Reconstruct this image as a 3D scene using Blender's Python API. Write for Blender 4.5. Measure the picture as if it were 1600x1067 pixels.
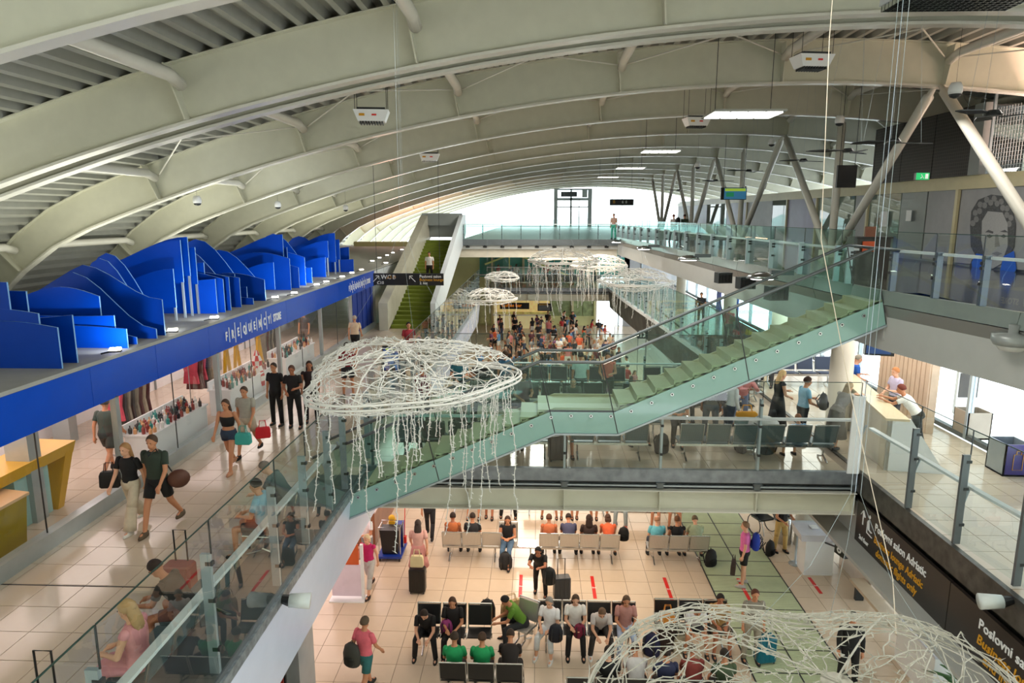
import bpy, bmesh, math, random
from mathutils import Vector, Matrix
# ---------------------------------------------------------------- clean
for o in list(bpy.data.objects): bpy.data.objects.remove(o)
SC = bpy.context.scene
COL = SC.collection
R = math.radians
PI = math.pi
# ---------------------------------------------------------------- camera
F = 1067.; TH = math.atan2(198, F); YAW = math.atan2(40*math.cos(TH), F); EYE = 9.6
cd = bpy.data.cameras.new('camera'); cam = bpy.data.objects.new('camera', cd); COL.objects.link(cam)
cd.sensor_width = 36; cd.lens = F/1600*36; cd.clip_end = 600; cd.clip_start = .05
cam.location = (0, 0, EYE); cam.rotation_euler = (PI/2-TH, 0, YAW)
SC.camera = cam
# ---------------------------------------------------------------- exposure, sky, lights
SC.view_settings.view_transform = 'Standard'
SC.view_settings.look = 'None'
SC.view_settings.gamma = 1
SC.view_settings.use_curve_mapping = False
SC.view_settings.exposure = -0.3
W = bpy.data.worlds.new('sky'); SC.world = W; W.use_nodes = True
bg = W.node_tree.nodes['Background']
bg.inputs[0].default_value = (.90, .97, 1.0, 1); bg.inputs[1].default_value = 5.4
def area(name, loc, size, energy, color, rot=(0, 0, 0), sy=None, spread=180):
    l = bpy.data.lights.new(name, 'AREA'); l.energy = energy; l.color = color
    l.shape = 'RECTANGLE'; l.size = size; l.size_y = sy or size; l.spread = R(spread)
    o = bpy.data.objects.new(name, l); COL.objects.link(o); o.location = loc; o.rotation_euler = rot
    return o
WARM = (1, .80, .62); NEUT = (1, .95, .86); PINK = (1, .78, .74)
# luminaires under the roof (void), under the galleries, in the store, and uplights on the store roof
area('roof_light', (1.5, 9, 12.6), 3, 480, NEUT, sy=4)
area('roof_light', (1.5, 24, 12.6), 3, 1000, NEUT, sy=8)
area('roof_light', (0, 40, 12.2), 3, 1500, NEUT, sy=8)
area('ground_light', (1.5, 26, 3.0), 7, 400, WARM, sy=4)
area('ground_light', (0, 17.5, 3.0), 6, 300, WARM, sy=5)
area('ground_light', (1.5, 38, 7.5), 6, 700, WARM, sy=8)
area('store_light', (-10.4, 11.5, 6.0), 3, 210, PINK, sy=9)
area('store_light', (-10.4, 24, 6.0), 3, 240, PINK, sy=12)
area('coffee_bar_light', (0, 55, 3.2), 8, 360, (1, .86, .5), sy=2)
area('shop_light', (-6.2, 11, 2.2), 2.5, 120, PINK, sy=8)
area('side_hall_light', (-6, 20, 2.2), 3, 240, PINK, sy=8)
area('under_gallery_light', (9, 20, 6.8), 2.5, 380, NEUT, sy=12)
area('under_gallery_light', (9, 17, 2.48), 2.5, 380, NEUT, sy=9)
area('gallery_light', (10.5, 17, 12.2), 2, 260, NEUT, sy=8)
area('gallery_uplight', (-13.5, 20, 7.3), 1.2, 850, (1, .98, .80), rot=(R(180), 0, 0), sy=24)
area('gallery_uplight', (-13.5, 42, 7.3), 1.2, 420, (1, .98, .80), rot=(R(180), 0, 0), sy=14)
area('peach_uplight', (-12, 64, 7.4), 1, 1000, (1, .40, .24), rot=(R(180), 0, 0), sy=10)
area('peach_uplight', (15.6, 18.5, 11.1), 1, 1400, (1, .66, .52), rot=(R(180), 0, 0), sy=8)
# ---------------------------------------------------------------- pixel rays (1600x1067 frame) used to measure positions
def ray(x, y):
    u = (x-800)/F; v = (533.5-y)/F
    c, s = math.cos(TH), math.sin(TH)
    X, Y, Z = u, c+v*s, -s+v*c
    cy, sy = math.cos(YAW), math.sin(YAW)
    return (X*cy-Y*sy, X*sy+Y*cy, Z)
def PZ(x, y, z):
    r = ray(x, y); t = (z-EYE)/r[2]; return Vector((r[0]*t, r[1]*t, z))
def PY(x, y, Y):
    r = ray(x, y); t = Y/r[1]; return Vector((r[0]*t, Y, EYE+r[2]*t))
def PX(x, y, X):
    r = ray(x, y); t = X/r[0]; return Vector((X, r[1]*t, EYE+r[2]*t))
# ---------------------------------------------------------------- materials
MATS = {}
def srgb(c):
    if isinstance(c, str):
        c = [int(c[i:i+2], 16)/255 for i in (0, 2, 4)]
    return tuple((x/12.92 if x <= .04045 else ((x+.055)/1.055)**2.4) for x in c)
def mat(name, col, rough=.5, metal=0., var=.06, scale=3., bump=0., emit=0., spec=.5, coat=0.):
    if name in MATS: return MATS[name]
    m = bpy.data.materials.new(name); m.use_nodes = True; MATS[name] = m
    nt = m.node_tree; b = nt.nodes['Principled BSDF']
    c = srgb(col)
    b.inputs['Roughness'].default_value = rough; b.inputs['Metallic'].default_value = metal
    b.inputs['Specular IOR Level'].default_value = spec
    b.inputs['Coat Weight'].default_value = coat
    if var > 0:
        tc = nt.nodes.new('ShaderNodeTexCoord'); n = nt.nodes.new('ShaderNodeTexNoise')
        n.inputs['Scale'].default_value = scale; n.inputs['Detail'].default_value = 3
        nt.links.new(tc.outputs['Object'], n.inputs['Vector'])
        r = nt.nodes.new('ShaderNodeValToRGB')
        r.color_ramp.elements[0].position = .3; r.color_ramp.elements[1].position = .7
        r.color_ramp.elements[0].color = (*[x*(1-var) for x in c], 1)
        r.color_ramp.elements[1].color = (*[min(1, x*(1+var)) for x in c], 1)
        nt.links.new(n.outputs['Fac'], r.inputs['Fac']); nt.links.new(r.outputs['Color'], b.inputs['Base Color'])
        if bump:
            bp = nt.nodes.new('ShaderNodeBump'); bp.inputs['Strength'].default_value = bump
            nt.links.new(n.outputs['Fac'], bp.inputs['Height']); nt.links.new(bp.outputs['Normal'], b.inputs['Normal'])
    else:
        b.inputs['Base Color'].default_value = (*c, 1)
    if emit:
        b.inputs['Emission Color'].default_value = (*c, 1); b.inputs['Emission Strength'].default_value = emit
    return m
def glass(name, tint, ior=1.6, haze=0.):
    if name in MATS: return MATS[name]
    m = bpy.data.materials.new(name); m.use_nodes = True; MATS[name] = m
    nt = m.node_tree; nt.nodes.remove(nt.nodes['Principled BSDF'])
    out = nt.nodes['Material Output']
    t = nt.nodes.new('ShaderNodeBsdfTransparent'); t.inputs[0].default_value = (*tint, 1)
    g = nt.nodes.new('ShaderNodeBsdfGlossy'); g.inputs['Roughness'].default_value = 0.0
    fr = nt.nodes.new('ShaderNodeFresnel'); fr.inputs[0].default_value = ior
    geo = nt.nodes.new('ShaderNodeNewGeometry')
    sub = nt.nodes.new('ShaderNodeMath'); sub.operation = 'SUBTRACT'; sub.inputs[0].default_value = 1
    mul = nt.nodes.new('ShaderNodeMath'); mul.operation = 'MULTIPLY'
    nt.links.new(geo.outputs['Backfacing'], sub.inputs[1])
    nt.links.new(fr.outputs[0], mul.inputs[0]); nt.links.new(sub.outputs[0], mul.inputs[1])
    mx = nt.nodes.new('ShaderNodeMixShader')
    nt.links.new(mul.outputs[0], mx.inputs[0]); nt.links.new(g.outputs[0], mx.inputs[2])
    if haze:
        d = nt.nodes.new('ShaderNodeBsdfDiffuse'); d.inputs[0].default_value = (*tint, 1)
        m2 = nt.nodes.new('ShaderNodeMixShader'); m2.inputs[0].default_value = haze
        nt.links.new(t.outputs[0], m2.inputs[1]); nt.links.new(d.outputs[0], m2.inputs[2])
        nt.links.new(m2.outputs[0], mx.inputs[1])
    else:
        nt.links.new(t.outputs[0], mx.inputs[1])
    nt.links.new(mx.outputs[0], out.inputs[0])
    return m
def gridmat(name, c0, c1, sx, sy, duty, rough=.5, metal=0.):
    """woven / perforated metal: two crossing wave lines in object space"""
    if name in MATS: return MATS[name]
    m = mat(name, c0, rough, metal, var=0)
    nt = m.node_tree; b = nt.nodes['Principled BSDF']
    tc = nt.nodes.new('ShaderNodeTexCoord'); sp = nt.nodes.new('ShaderNodeSeparateXYZ')
    nt.links.new(tc.outputs['Object'], sp.inputs[0])
    outs = []
    for ax, s in (sx, sy):
        mu = nt.nodes.new('ShaderNodeMath'); mu.operation = 'MULTIPLY'; mu.inputs[1].default_value = s
        fr = nt.nodes.new('ShaderNodeMath'); fr.operation = 'FRACT'
        lt = nt.nodes.new('ShaderNodeMath'); lt.operation = 'LESS_THAN'; lt.inputs[1].default_value = duty
        nt.links.new(sp.outputs[ax], mu.inputs[0]); nt.links.new(mu.outputs[0], fr.inputs[0]); nt.links.new(fr.outputs[0], lt.inputs[0])
        outs.append(lt)
    mxm = nt.nodes.new('ShaderNodeMath'); mxm.operation = 'MAXIMUM'
    nt.links.new(outs[0].outputs[0], mxm.inputs[0]); nt.links.new(outs[1].outputs[0], mxm.inputs[1])
    mc = nt.nodes.new('ShaderNodeMix'); mc.data_type = 'RGBA'
    nt.links.new(mxm.outputs[0], mc.inputs[0])
    mc.inputs[6].default_value = (*srgb(c1), 1); mc.inputs[7].default_value = (*srgb(c0), 1)
    nt.links.new(mc.outputs[2], b.inputs['Base Color'])
    return m
STEEL = mat('white_painted_steel', 'D2D1BF', .42, var=.03)
STEELB = mat('cool_white_steel', 'C9CFD2', .4, var=.03)
DECK = mat('deck_sheet', 'A9AAA4', .45, .3, var=.05)
FLANGE = mat('glossy_flange', 'DAD8CE', .25, var=.02)
GREYP = mat('grey_panel', '8E9493', .35, .2, var=.03)
DKGREY = mat('dark_grey_metal', '3A3D3F', .4, .4)
MIDGREY = mat('mid_grey_metal', '6C7377', .38, .6)
ALU = mat('brushed_aluminium', 'AAB6BE', .35, .55, var=.04)
CHROME = mat('polished_steel', 'C0C4C6', .18, 1., var=0)
BLACK = mat('black_plastic', '111214', .4, var=0)
WHITE = mat('white_laminate', 'EEF0F2', .3, var=.01)
PALEB = mat('pale_bulkhead', 'C9D3E6', .25, var=.02)
TILE = mat('beige_floor_tile', 'DAC6AE', .24, var=.05, scale=1.5, spec=.6)
TILE2 = mat('beige_floor_tile_joint', '8B7C6E', .6, var=0)
TILEG = mat('cream_gallery_tile', 'C9B9A6', .12, var=.04, scale=1.5, spec=.7)
BLUE = mat('royal_blue_panel', '0048C0', .22, var=.02, spec=.3)
BLUEF = mat('blue_wave_board', '003CA8', .4, var=.03, spec=.15)
EDGE = mat('pale_blue_board_edge', '7FB4E8', .4, var=0)
YEL = mat('yellow_counter', 'C99A12', .35, var=.06)
YELD = mat('olive_yellow_front', '96800E', .35, var=.08)
CREAM = mat('cream_stone', 'CFC6A0', .35, var=.04)
STONE = mat('stair_stone', 'C5C3A2', .35, var=.05)
GREENC = mat('green_stair_carpet', '6E7C1E', .7, var=.1)
RED = mat('red_tape', 'D8201C', .4, var=.03)
BROWNS = mat('dark_brown_sign', '2A2421', .35, var=.02)
SIGNK = mat('black_sign', '16171A', .3, var=0)
LETW = mat('white_lettering', 'F2F4F6', .4, var=0)
LETY = mat('yellow_lettering', 'D79A1C', .4, var=0)
DARKBAND = mat('dark_gap', '1B1D1F', .6, var=0)
GL = glass('clear_glass', (.945, .98, .968), 1.75)
GEDGE = mat('glass_edge', '24423C', .3, var=0)
GLT = glass('teal_stair_glass', (.84, .94, .915), 1.38, haze=.008)
GLR = glass('pale_teal_glass', (.80, .94, .91), 1.5)
GLS = glass('store_glass', (.97, .985, .985), 1.5)
GLF = glass('frosted_teal_glass', (.45, .70, .68), 1.5, haze=.75)
GLW = glass('window_glass', (.97, .99, .99), 1.45)
# ---------------------------------------------------------------- mesh building
class MB:
    def __init__(s): s.v = []; s.f = []; s.m = []
    def add(s, v, f, mi=0):
        n = len(s.v); s.v += [tuple(p) for p in v]; s.f += [tuple(i+n for i in q) for q in f]; s.m += [mi]*len(f); return s
    def box(s, x0, x1, y0, y1, z0, z1, mi=0):
        v = [(x, y, z) for z in (z0, z1) for y in (y0, y1) for x in (x0, x1)]
        return s.add(v, [(0, 2, 3, 1), (4, 5, 7, 6), (0, 1, 5, 4), (2, 6, 7, 3), (0, 4, 6, 2), (1, 3, 7, 5)], mi)
    def hexa(s, v, mi=0):   # 4 bottom (ccw) + 4 top
        return s.add(v, [(3, 2, 1, 0), (4, 5, 6, 7), (0, 1, 5, 4), (1, 2, 6, 5), (2, 3, 7, 6), (3, 0, 4, 7)], mi)
    def bar(s, p, q, w, h, mi=0, up=(0, 0, 1)):
        p = Vector(p); q = Vector(q); d = (q-p).normalized(); u = Vector(up)
        if abs(d.dot(u)) > .98: u = Vector((0, 1, 0))
        a = d.cross(u).normalized()*w/2; b = a.cross(d).normalized()*h/2
        return s.hexa([p-a-b, p+a-b, q+a-b, q-a-b, p-a+b, p+a+b, q+a+b, q-a+b], mi)
    def tube(s, pts, r, n=8, closed=False, mi=0, caps=True):
        pts = [Vector(p) for p in pts]; N = len(pts); rings = []
        rr = r if isinstance(r, (list, tuple)) else [r]*N
        prev = None
        for i in range(N):
            a = pts[(i-1) % N] if (closed or i > 0) else pts[i]; b = pts[(i+1) % N] if (closed or i < N-1) else pts[i]
            d = (b-a)
            d = d.normalized() if d.length > 1e-9 else Vector((0, 0, 1))
            if prev is None:
                u = Vector((0, 0, 1)) if abs(d.z) < .9 else Vector((1, 0, 0))
            else: u = prev
            x = d.cross(u)
            x = x.normalized() if x.length > 1e-6 else Vector((1, 0, 0))
            y = x.cross(d).normalized(); prev = y
            rings.append([pts[i]+(x*math.cos(t*2*PI/n)+y*math.sin(t*2*PI/n))*rr[i] for t in range(n)])
        v = [p for g in rings for p in g]; f = []
        for i in range(N if closed else N-1):
            j = (i+1) % N
            for t in range(n): f.append((i*n+t, i*n+(t+1) % n, j*n+(t+1) % n, j*n+t))
        if caps and not closed:
            f.append(tuple(range(n))[::-1]); f.append(tuple((N-1)*n+t for t in range(n)))
        return s.add(v, f, mi)
    def loft(s, rings, mi=0):
        n = len(rings[0]); v = [p for g in rings for p in g]; f = []
        for i in range(len(rings)-1):
            for t in range(n): f.append((i*n+t, i*n+(t+1) % n, (i+1)*n+(t+1) % n, (i+1)*n+t))
        f.append(tuple(range(n))[::-1]); f.append(tuple((len(rings)-1)*n+t for t in range(n)))
        return s.add(v, f, mi)
    def lathe(s, prof, c=(0, 0, 0), n=16, mi=0, sx=1, sy=1):
        return s.loft([[(c[0]+r*sx*math.cos(2*PI*t/n), c[1]+r*sy*math.sin(2*PI*t/n), c[2]+z) for t in range(n)] for r, z in prof], mi)
    def prism(s, poly, f3, mi=0):   # poly 2d list, f3(u,v,k) -> xyz, k 0/1
        n = len(poly); v = [f3(u, w, 0) for u, w in poly]+[f3(u, w, 1) for u, w in poly]
        f = [tuple(range(n))[::-1], tuple(range(n, 2*n))]+[(i, (i+1) % n, n+(i+1) % n, n+i) for i in range(n)]
        return s.add(v, f, mi)
    def ball(s, c, rx, ry=None, rz=None, n=12, m=8, mi=0, M=None):
        ry = ry or rx; rz = rz or rx; rings = []
        for i in range(m+1):
            a = -PI/2+PI*(i+.02)/(m+.04)
            rings.append([Vector((rx*math.cos(a)*math.cos(2*PI*t/n), ry*math.cos(a)*math.sin(2*PI*t/n), rz*math.sin(a))) for t in range(n)])
        rings = [[(M @ p if M else p)+Vector(c) for p in g] for g in rings]
        return s.loft(rings, mi)
    def xf(s, M):
        s.v = [tuple(M @ Vector(p)) for p in s.v]; return s
    def mesh(s, name, mats, smooth=False):
        me = bpy.data.meshes.new(name); me.from_pydata(s.v, [], s.f)
        for m in (mats if isinstance(mats, (list, tuple)) else [mats]): me.materials.append(m)
        if any(s.m): me.polygons.foreach_set('material_index', s.m)
        if smooth: me.polygons.foreach_set('use_smooth', [True]*len(me.polygons))
        me.update(); return me
    def build(s, name, mats, parent=None, smooth=False, world=False):
        if world and parent is not None:
            l = parent.location; s.v = [(a-l.x, b-l.y, c-l.z) for a, b, c in s.v]
        return link(name, s.mesh(name, mats, smooth), parent)
def link(name, me, parent=None, loc=(0, 0, 0), rot=(0, 0, 0), scale=None):
    o = bpy.data.objects.new(name, me); COL.objects.link(o); o.location = loc; o.rotation_euler = rot
    if scale: o.scale = scale
    if parent is not None: o.parent = parent
    return o
def tag(o, label, cat, group=None):
    o['label'] = label; o['category'] = cat
    if group: o['group'] = group
    return o
def thing(name, label, cat, loc=(0, 0, 0), rz=0, group=None):
    o = bpy.data.objects.new(name, None); COL.objects.link(o); o.empty_display_size = .1
    o.location = loc; o.rotation_euler = (0, 0, R(rz)); return tag(o, label, cat, group)
def struct(o): o['kind'] = 'structure'; return o
def stuff(o): o['kind'] = 'stuff'; return o
def copy_tree(o, parent=None):
    c = o.copy(); COL.objects.link(c)
    if parent is not None: c.parent = parent
    for ch in o.children: copy_tree(ch, c)
    return c
def text(s, size, m, parent, M, ext=.006, name='lettering', align='LEFT', italic=0., sx=1., bold=.012):
    cu = bpy.data.curves.new('t', 'FONT'); cu.body = s; cu.size = size; cu.extrude = ext; cu.align_x = align; cu.shear = italic
    cu.resolution_u = 2; cu.offset = size*bold
    t = bpy.data.objects.new('t', cu); COL.objects.link(t)
    me = bpy.data.meshes.new_from_object(t.evaluated_get(bpy.context.evaluated_depsgraph_get()))
    bpy.data.objects.remove(t); me.materials.clear(); me.materials.append(m)
    me.transform(M @ Matrix.Diagonal((sx, 1, 1, 1)))
    return link(name, me, parent)
def frame3(o, x, y):
    x = Vector(x).normalized(); y = Vector(y).normalized(); z = x.cross(y)
    M = Matrix((x, y, z)).transposed().to_4x4(); M.translation = Vector(o); return M
# ================================================================ STRUCTURE
def tile_field(parent_name, x0, x1, y0, y1, z, size, m, mj, cap=300, near=None, xlim=None, thick=.3):
    """slab with real tiles: the nearest ones as single objects, the rest joined"""
    base = MB(); base.box(x0, x1, y0, y1, z-thick, z-.010)
    p = struct(base.build(parent_name, mj)); p.location = (0, 0, 0)
    g = .006
    tm = MB(); tm.box(g, size-g, g, size-g, 0, .010); tme = tm.mesh('floor_tile', m)
    cells = []
    nx = int(round((x1-x0)/size)); ny = int(round((y1-y0)/size))
    for j in range(ny):
        for i in range(nx): cells.append((x0+i*size, y0+j*size))
    near = near or (lambda a: a[1])
    vis = [c for c in cells if (xlim is None or xlim(c))]
    vis.sort(key=near)
    single = set(vis[:cap])
    rest = MB()
    for c in cells:
        if c in single: link('floor_tile', tme, p, (c[0], c[1], z-.010))
        else: rest.box(c[0]+g, c[0]+size-g, c[1]+g, c[1]+size-g, z-.010, z)
    if rest.v: stuff(rest.build('floor_tile_field', m, p))
    return p
tile_field('floor', -16.8, 10.8, -6, 60, 0, .6, TILE, TILE2, cap=290, near=lambda c: c[1], xlim=lambda c: c[1] > 12.4 and -4.8 < c[0] < 9.3 and c[1] < 26 and not (4.5 < c[0] < 6.5))
tile_field('floor', -16.5, -3.9, 1, 46, 4.0, .6, TILEG, TILE2, cap=290, near=lambda c: c[1], xlim=lambda c: c[0] >= -8.5 and c[1] > 7)
tile_field('floor', 7.2, 10.8, 5, 56, 4.0, .6, TILEG, TILE2, cap=150, near=lambda c: c[1], xlim=lambda c: c[1] > 8.5 and c[0] < 11.6)
tile_field('floor', -3.9, 7.2, 14.62, 21.4, 4.0, .6, TILEG, TILE2, cap=100, near=lambda c: c[1], thick=.25)
yj = PZ(100, 915, 4).y; struct(MB().box(-8.25, -3.95, yj-.012, yj+.012, 3.99, 4.003).build('trim_6', DARKBAND))
tile_field('floor', -3.9, 7.2, 53, 58, 4.0, .6, TILEG, TILE2, cap=0, thick=.25)
SLABM = mat('grey_slab_paint', 'A9ABA8', .35, var=.03)
# --- upper gallery slab, edge following the measured line
edge = [(8.4, 2), (7.3, 10.4), (6.72, 13.5), (6.4, 19), (5.9, 32), (5.3, 45.7)]
mb = MB(); poly = edge+[(24, 45.7), (24, 2)]
mb.prism(poly, lambda u, v, k: (u, v, 7.0 if k == 0 else 7.93))
struct(mb.build('floor', SLABM))
mb = MB(); mb.box(-5.2, 24, 45.7, 98, 7.35, 7.95); struct(mb.build('floor', SLABM))
mb = MB(); mb.prism(edge+[(24, 45.7), (24, 2)], lambda u, v, k: (u+(.0 if k else 0), v, 7.931 if k == 0 else 7.95))
struct(mb.build('floor', mat('dark_gallery_floor', '4A4B45', .12, var=.1, spec=.7)))
# fascia panels with kerb of the upper gallery (each panel its own piece)
tr = thing('gallery_fascia', 'grey sloping metal fascia under the glass railing of the upper right gallery', 'fascia')
KERB = mat('kerb_grey_green', '7F8A86', .3, .3)
FASC = mat('sloped_fascia_paint', '8A8B88', .28, .35, var=.02)
for (a, b) in zip(edge[1:-1], edge[2:]):
    L = math.dist(a, b); n = max(1, round(L/2.6))
    for i in range(n):
        p = [a[k]+(b[k]-a[k])*(i+.004)/n for k in (0, 1)]; q = [a[k]+(b[k]-a[k])*(i+.996)/n for k in (0, 1)]
        m1 = MB(); m1.hexa([(p[0]-.10, p[1], 7.9), (p[0]+.0, p[1], 7.9), (q[0]+.0, q[1], 7.9), (q[0]-.10, q[1], 7.9), (p[0]-.06, p[1], 8.16), (p[0]+.05, p[1], 8.16), (q[0]+.05, q[1], 8.16), (q[0]-.06, q[1], 8.16)])
        m1.build('kerb_panel', KERB, tr)
        m2 = MB(); m2.hexa([(p[0]+.25, p[1], 6.96), (p[0]+.6, p[1], 6.96), (q[0]+.6, q[1], 6.96), (q[0]+.25, q[1], 6.96), (p[0]-.08, p[1], 7.88), (p[0]+.3, p[1], 7.88), (q[0]+.3, q[1], 7.88), (q[0]-.08, q[1], 7.88)])
        m2.build('fascia_panel', FASC, tr)
a, b = edge[0], edge[1]
m1 = MB(); m1.hexa([(b[0]-.1, b[1], 7.9), (b[0], b[1], 7.9), (a[0], a[1], 7.9), (a[0]-.1, a[1], 7.9), (b[0]-.06, b[1], 8.16), (b[0]+.05, b[1], 8.16), (a[0]+.05, a[1], 8.16), (a[0]-.06, a[1], 8.16)]); m1.build('kerb_panel', KERB, tr)
m2 = MB(); m2.hexa([(b[0]+.25, b[1], 6.96), (b[0]+.6, b[1], 6.96), (a[0]+.6, a[1], 6.96), (a[0]+.25, a[1], 6.96), (b[0]-.08, b[1], 7.88), (b[0]+.3, b[1], 7.88), (a[0]+.3, a[1], 7.88), (a[0]-.08, a[1], 7.88)]); m2.build('fascia_panel', FASC, tr)
# --- mid level slab edges
mb = MB(); mb.box(-4.75, -3.84, 1, 13.9, 3.98, 4.05); struct(mb.build('trim_1', MIDGREY))
mb = MB(); mb.hexa([(-4.6, 1, 2.35), (-4.0, 1, 2.35), (-4.0, 46, 2.35), (-4.6, 46, 2.35), (-4.6, 1, 3.82), (-3.86, 1, 3.82), (-3.86, 46, 3.82), (-4.6, 46, 3.82)])
struct(mb.build('wall_left', PALEB))
mb = MB(); mb.box(-3.90, -3.80, 1, 46, 3.84, 3.985); struct(mb.build('trim_2', mat('worn_galvanised_kerb', '8F9AA0', .4, .6, var=.35, scale=9, bump=.3)))
mb = MB(); mb.box(-16.5, -4.6, 1, 46, 2.5, 3.7); struct(mb.build('ceiling', SLABM))
mb = MB(); mb.box(7.12, 7.22, 4, 21.4, 3.55, 4.02); mb.box(7.3, 10.9, 4, 46, 3.3, 3.68); struct(mb.build('trim_3', mat('blotchy_dark_kerb', '4C4A46', .4, .3, var=.4, scale=6)))
# right fascia carrying the signs
sg = thing('sign_band', 'long dark brown direction sign band on the front of the right-hand middle gallery', 'sign', (7.14, 0, 0))
for i, (y0, y1) in enumerate([(4.2, 7.6), (7.62, 11.0), (11.02, 14.45)]):
    m = MB(); m.box(-.03, .04, y0, y1, 2.5, 3.42); m.build('sign_panel', BROWNS, sg)
def tx(s, size, y, z, m, italic=0., sx=1.):
    return text(s, size, m, sg, frame3((-.034, y, z), (0, -1, 0), (0, 0, 1)), italic=italic, sx=sx)
tx('Poslovni salon Adriatic', .235, 13.62, 3.10, LETW, sx=.88)
tx('Business lounge Adriatic', .22, 13.62, 2.84, LETY, italic=.15, sx=.85)
tx('domestic flights only', .22, 13.5, 2.60, LETY, italic=.15, sx=.85)
tx('Poslovni saloni Adriatic', .235, 10.2, 3.10, LETW)
tx('Business lounges', .23, 10.2, 2.84, LETY, italic=.15)
tx('and information', .22, 10.0, 2.60, LETY, italic=.15)
tx('2nd floor', .14, 14.25, 2.62, LETW, sx=.8)
m = MB()   # arrow up, lounge pictogram
m.box(-.04, -.032, 14.12, 14.16, 2.98, 3.3)
for s in (-1, 1): m.bar((-.036, 14.14, 3.3), (-.036, 14.14+s*.09, 3.18), .008, .035, up=(1, 0, 0))
m.build('arrow_symbol', LETW, sg)
m = MB(); m.ball((-.036, 13.86, 3.28), .008, .04, .04, 8, 5); m.bar((-.036, 13.88, 3.2), (-.036, 13.84, 3.0), .008, .06, up=(1, 0, 0)); m.bar((-.036, 13.84, 3.0), (-.036, 13.72, 2.98), .008, .05, up=(1, 0, 0)); m.bar((-.036, 13.93, 3.15), (-.036, 13.93, 2.9), .008, .03, up=(1, 0, 0)); m.bar((-.036, 13.93, 2.9), (-.036, 13.7, 2.88), .008, .03, up=(1, 0, 0)); m.build('lounge_symbol', LETW, sg)
m = MB(); m.box(-.5, 3.6, 4, 46, 2.42, 2.5); m.build('soffit_strip', SLABM, sg)
mb = MB(); mb.box(7.17, 10.9, 14.5, 46, 2.5, 3.3); struct(mb.build('ceiling', SLABM))
mb = MB(); mb.box(7.3, 10.9, 4, 14.5, 2.52, 3.3); struct(mb.build('ceiling', SLABM))
# images of waiting passengers printed along the far right fascia (dark mottled mural)
MEDGE = [(7.12, 21.4), (6.5, 34.5), (5.9, 45), (5.55, 53)]
mb = MB(); mb.prism(MEDGE+[(7.3, 56), (7.3, 21.4)], lambda u, v, k: (u, v, 3.7 if k == 0 else 4.0)); struct(mb.build('floor', TILEG))
mb = MB()
for a, b in zip(MEDGE, MEDGE[1:]): mb.hexa([(a[0]+.12, a[1], 2.5), (a[0]+.3, a[1], 2.5), (b[0]+.3, b[1], 2.5), (b[0]+.12, b[1], 2.5), (a[0]-.05, a[1], 3.85), (a[0]+.15, a[1], 3.85), (b[0]+.15, b[1], 3.85), (b[0]-.05, b[1], 3.85)])
struct(mb.build('trim_4', mat('dark_mural', '363A36', .5, var=.8, scale=1.2)))
mb = MB()
for a, b in zip(MEDGE, MEDGE[1:]): mb.hexa([(a[0]-.08, a[1], 3.85), (a[0]+.1, a[1], 3.85), (b[0]+.1, b[1], 3.85), (b[0]-.08, b[1], 3.85), (a[0]-.08, a[1], 4.03), (a[0]+.1, a[1], 4.03), (b[0]+.1, b[1], 4.03), (b[0]-.08, b[1], 4.03)])
struct(mb.build('trim_7', STEELB))
# --- bridges
def bridge(label, Y, y1, xa, xb, z, step, x_first):
    t = thing('bridge_girder', label, 'bridge', (0, Y, z))
    m = MB(); m.box(xa, xb, -.06, .05, -.27, .02); m.build('edge_trough', mat('galvanised_trough', '8D949C', .4, .5, var=.2, scale=5), t)
    m = MB(); m.box(xa, xb, .02, .30, -.34, -.27); m.box(xa, xb, .04, .3, -.46, -.4); m.build('gap_shade_strip', DARKBAND, t)  # solid near-black strips, the shade inside the gap given as colour
    m = MB(); m.box(xa, xb, -.02, .10, -.40, -.36); m.build('pipe_rail', ALU, t)
    m = MB(); m.box(xa, xb, .06, .09, -.94, -.46); m.build('girder_web', STEEL, t)
    m = MB(); m.box(xa, xb, -.10, .25, -.97, -.94); m.build('bottom_flange', FLANGE, t)
    m = MB(); m.box(xa, xb, -.10, .25, -.485, -.46); m.build('top_flange', FLANGE, t)
    m = MB(); m.box(-.012, .012, -.09, .06, -.94, -.485); me = m.mesh('web_stiffener', STEEL)
    m2 = MB(); m2.box(-.07, .07, -.08, .10, -.42, -.27); m2.box(-.1, .1, -.1, .1, -.30, -.28); me2 = m2.mesh('bearing_bracket', MIDGREY)
    x = x_first
    while x < xb:
        if x > xa: link('web_stiffener', me, t, (x, 0, 0)); link('bearing_bracket', me2, t, (x, 0, 0))
        x += step
    m = MB(); m.box(xa, xb, .1, y1-Y, -.9, -.3); m.build('soffit', SLABM, t)
    return t
bridge('white steel girder bridge crossing the hall beneath the near staircase', 14.6, 21.4, -4.0, 7.1, 4.0, 2.14, .64-2.14*2)
bridge('far steel girder bridge over the coffee bar with seated travellers on it', 52.9, 58, -4.0, 5.6, 4.0, 2.3, -3.0)
t = thing('upper_walkway', 'far upper walkway crossing the hall in front of the bright end window', 'walkway', (0, 45.6, 7.95))
m = MB(); m.box(-5.2, 5.3, 0, .12, -.35, .05); m.build('edge_beam', MIDGREY, t)
m = MB(); m.box(-5.2, 5.3, .25, .6, -1.15, -.45); m.build('lower_beam', mat('beige_beam', 'C9C2B2', .4), t)
for i in range(9):
    x = -4.6+i*1.15
    m = MB(); m.box(x-.16, x+.1, .05, .2, -.5, -.38); m.box(x-.1, x, .08, .14, -.4, -.3); m.build('spotlight', BLACK, t)
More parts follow.
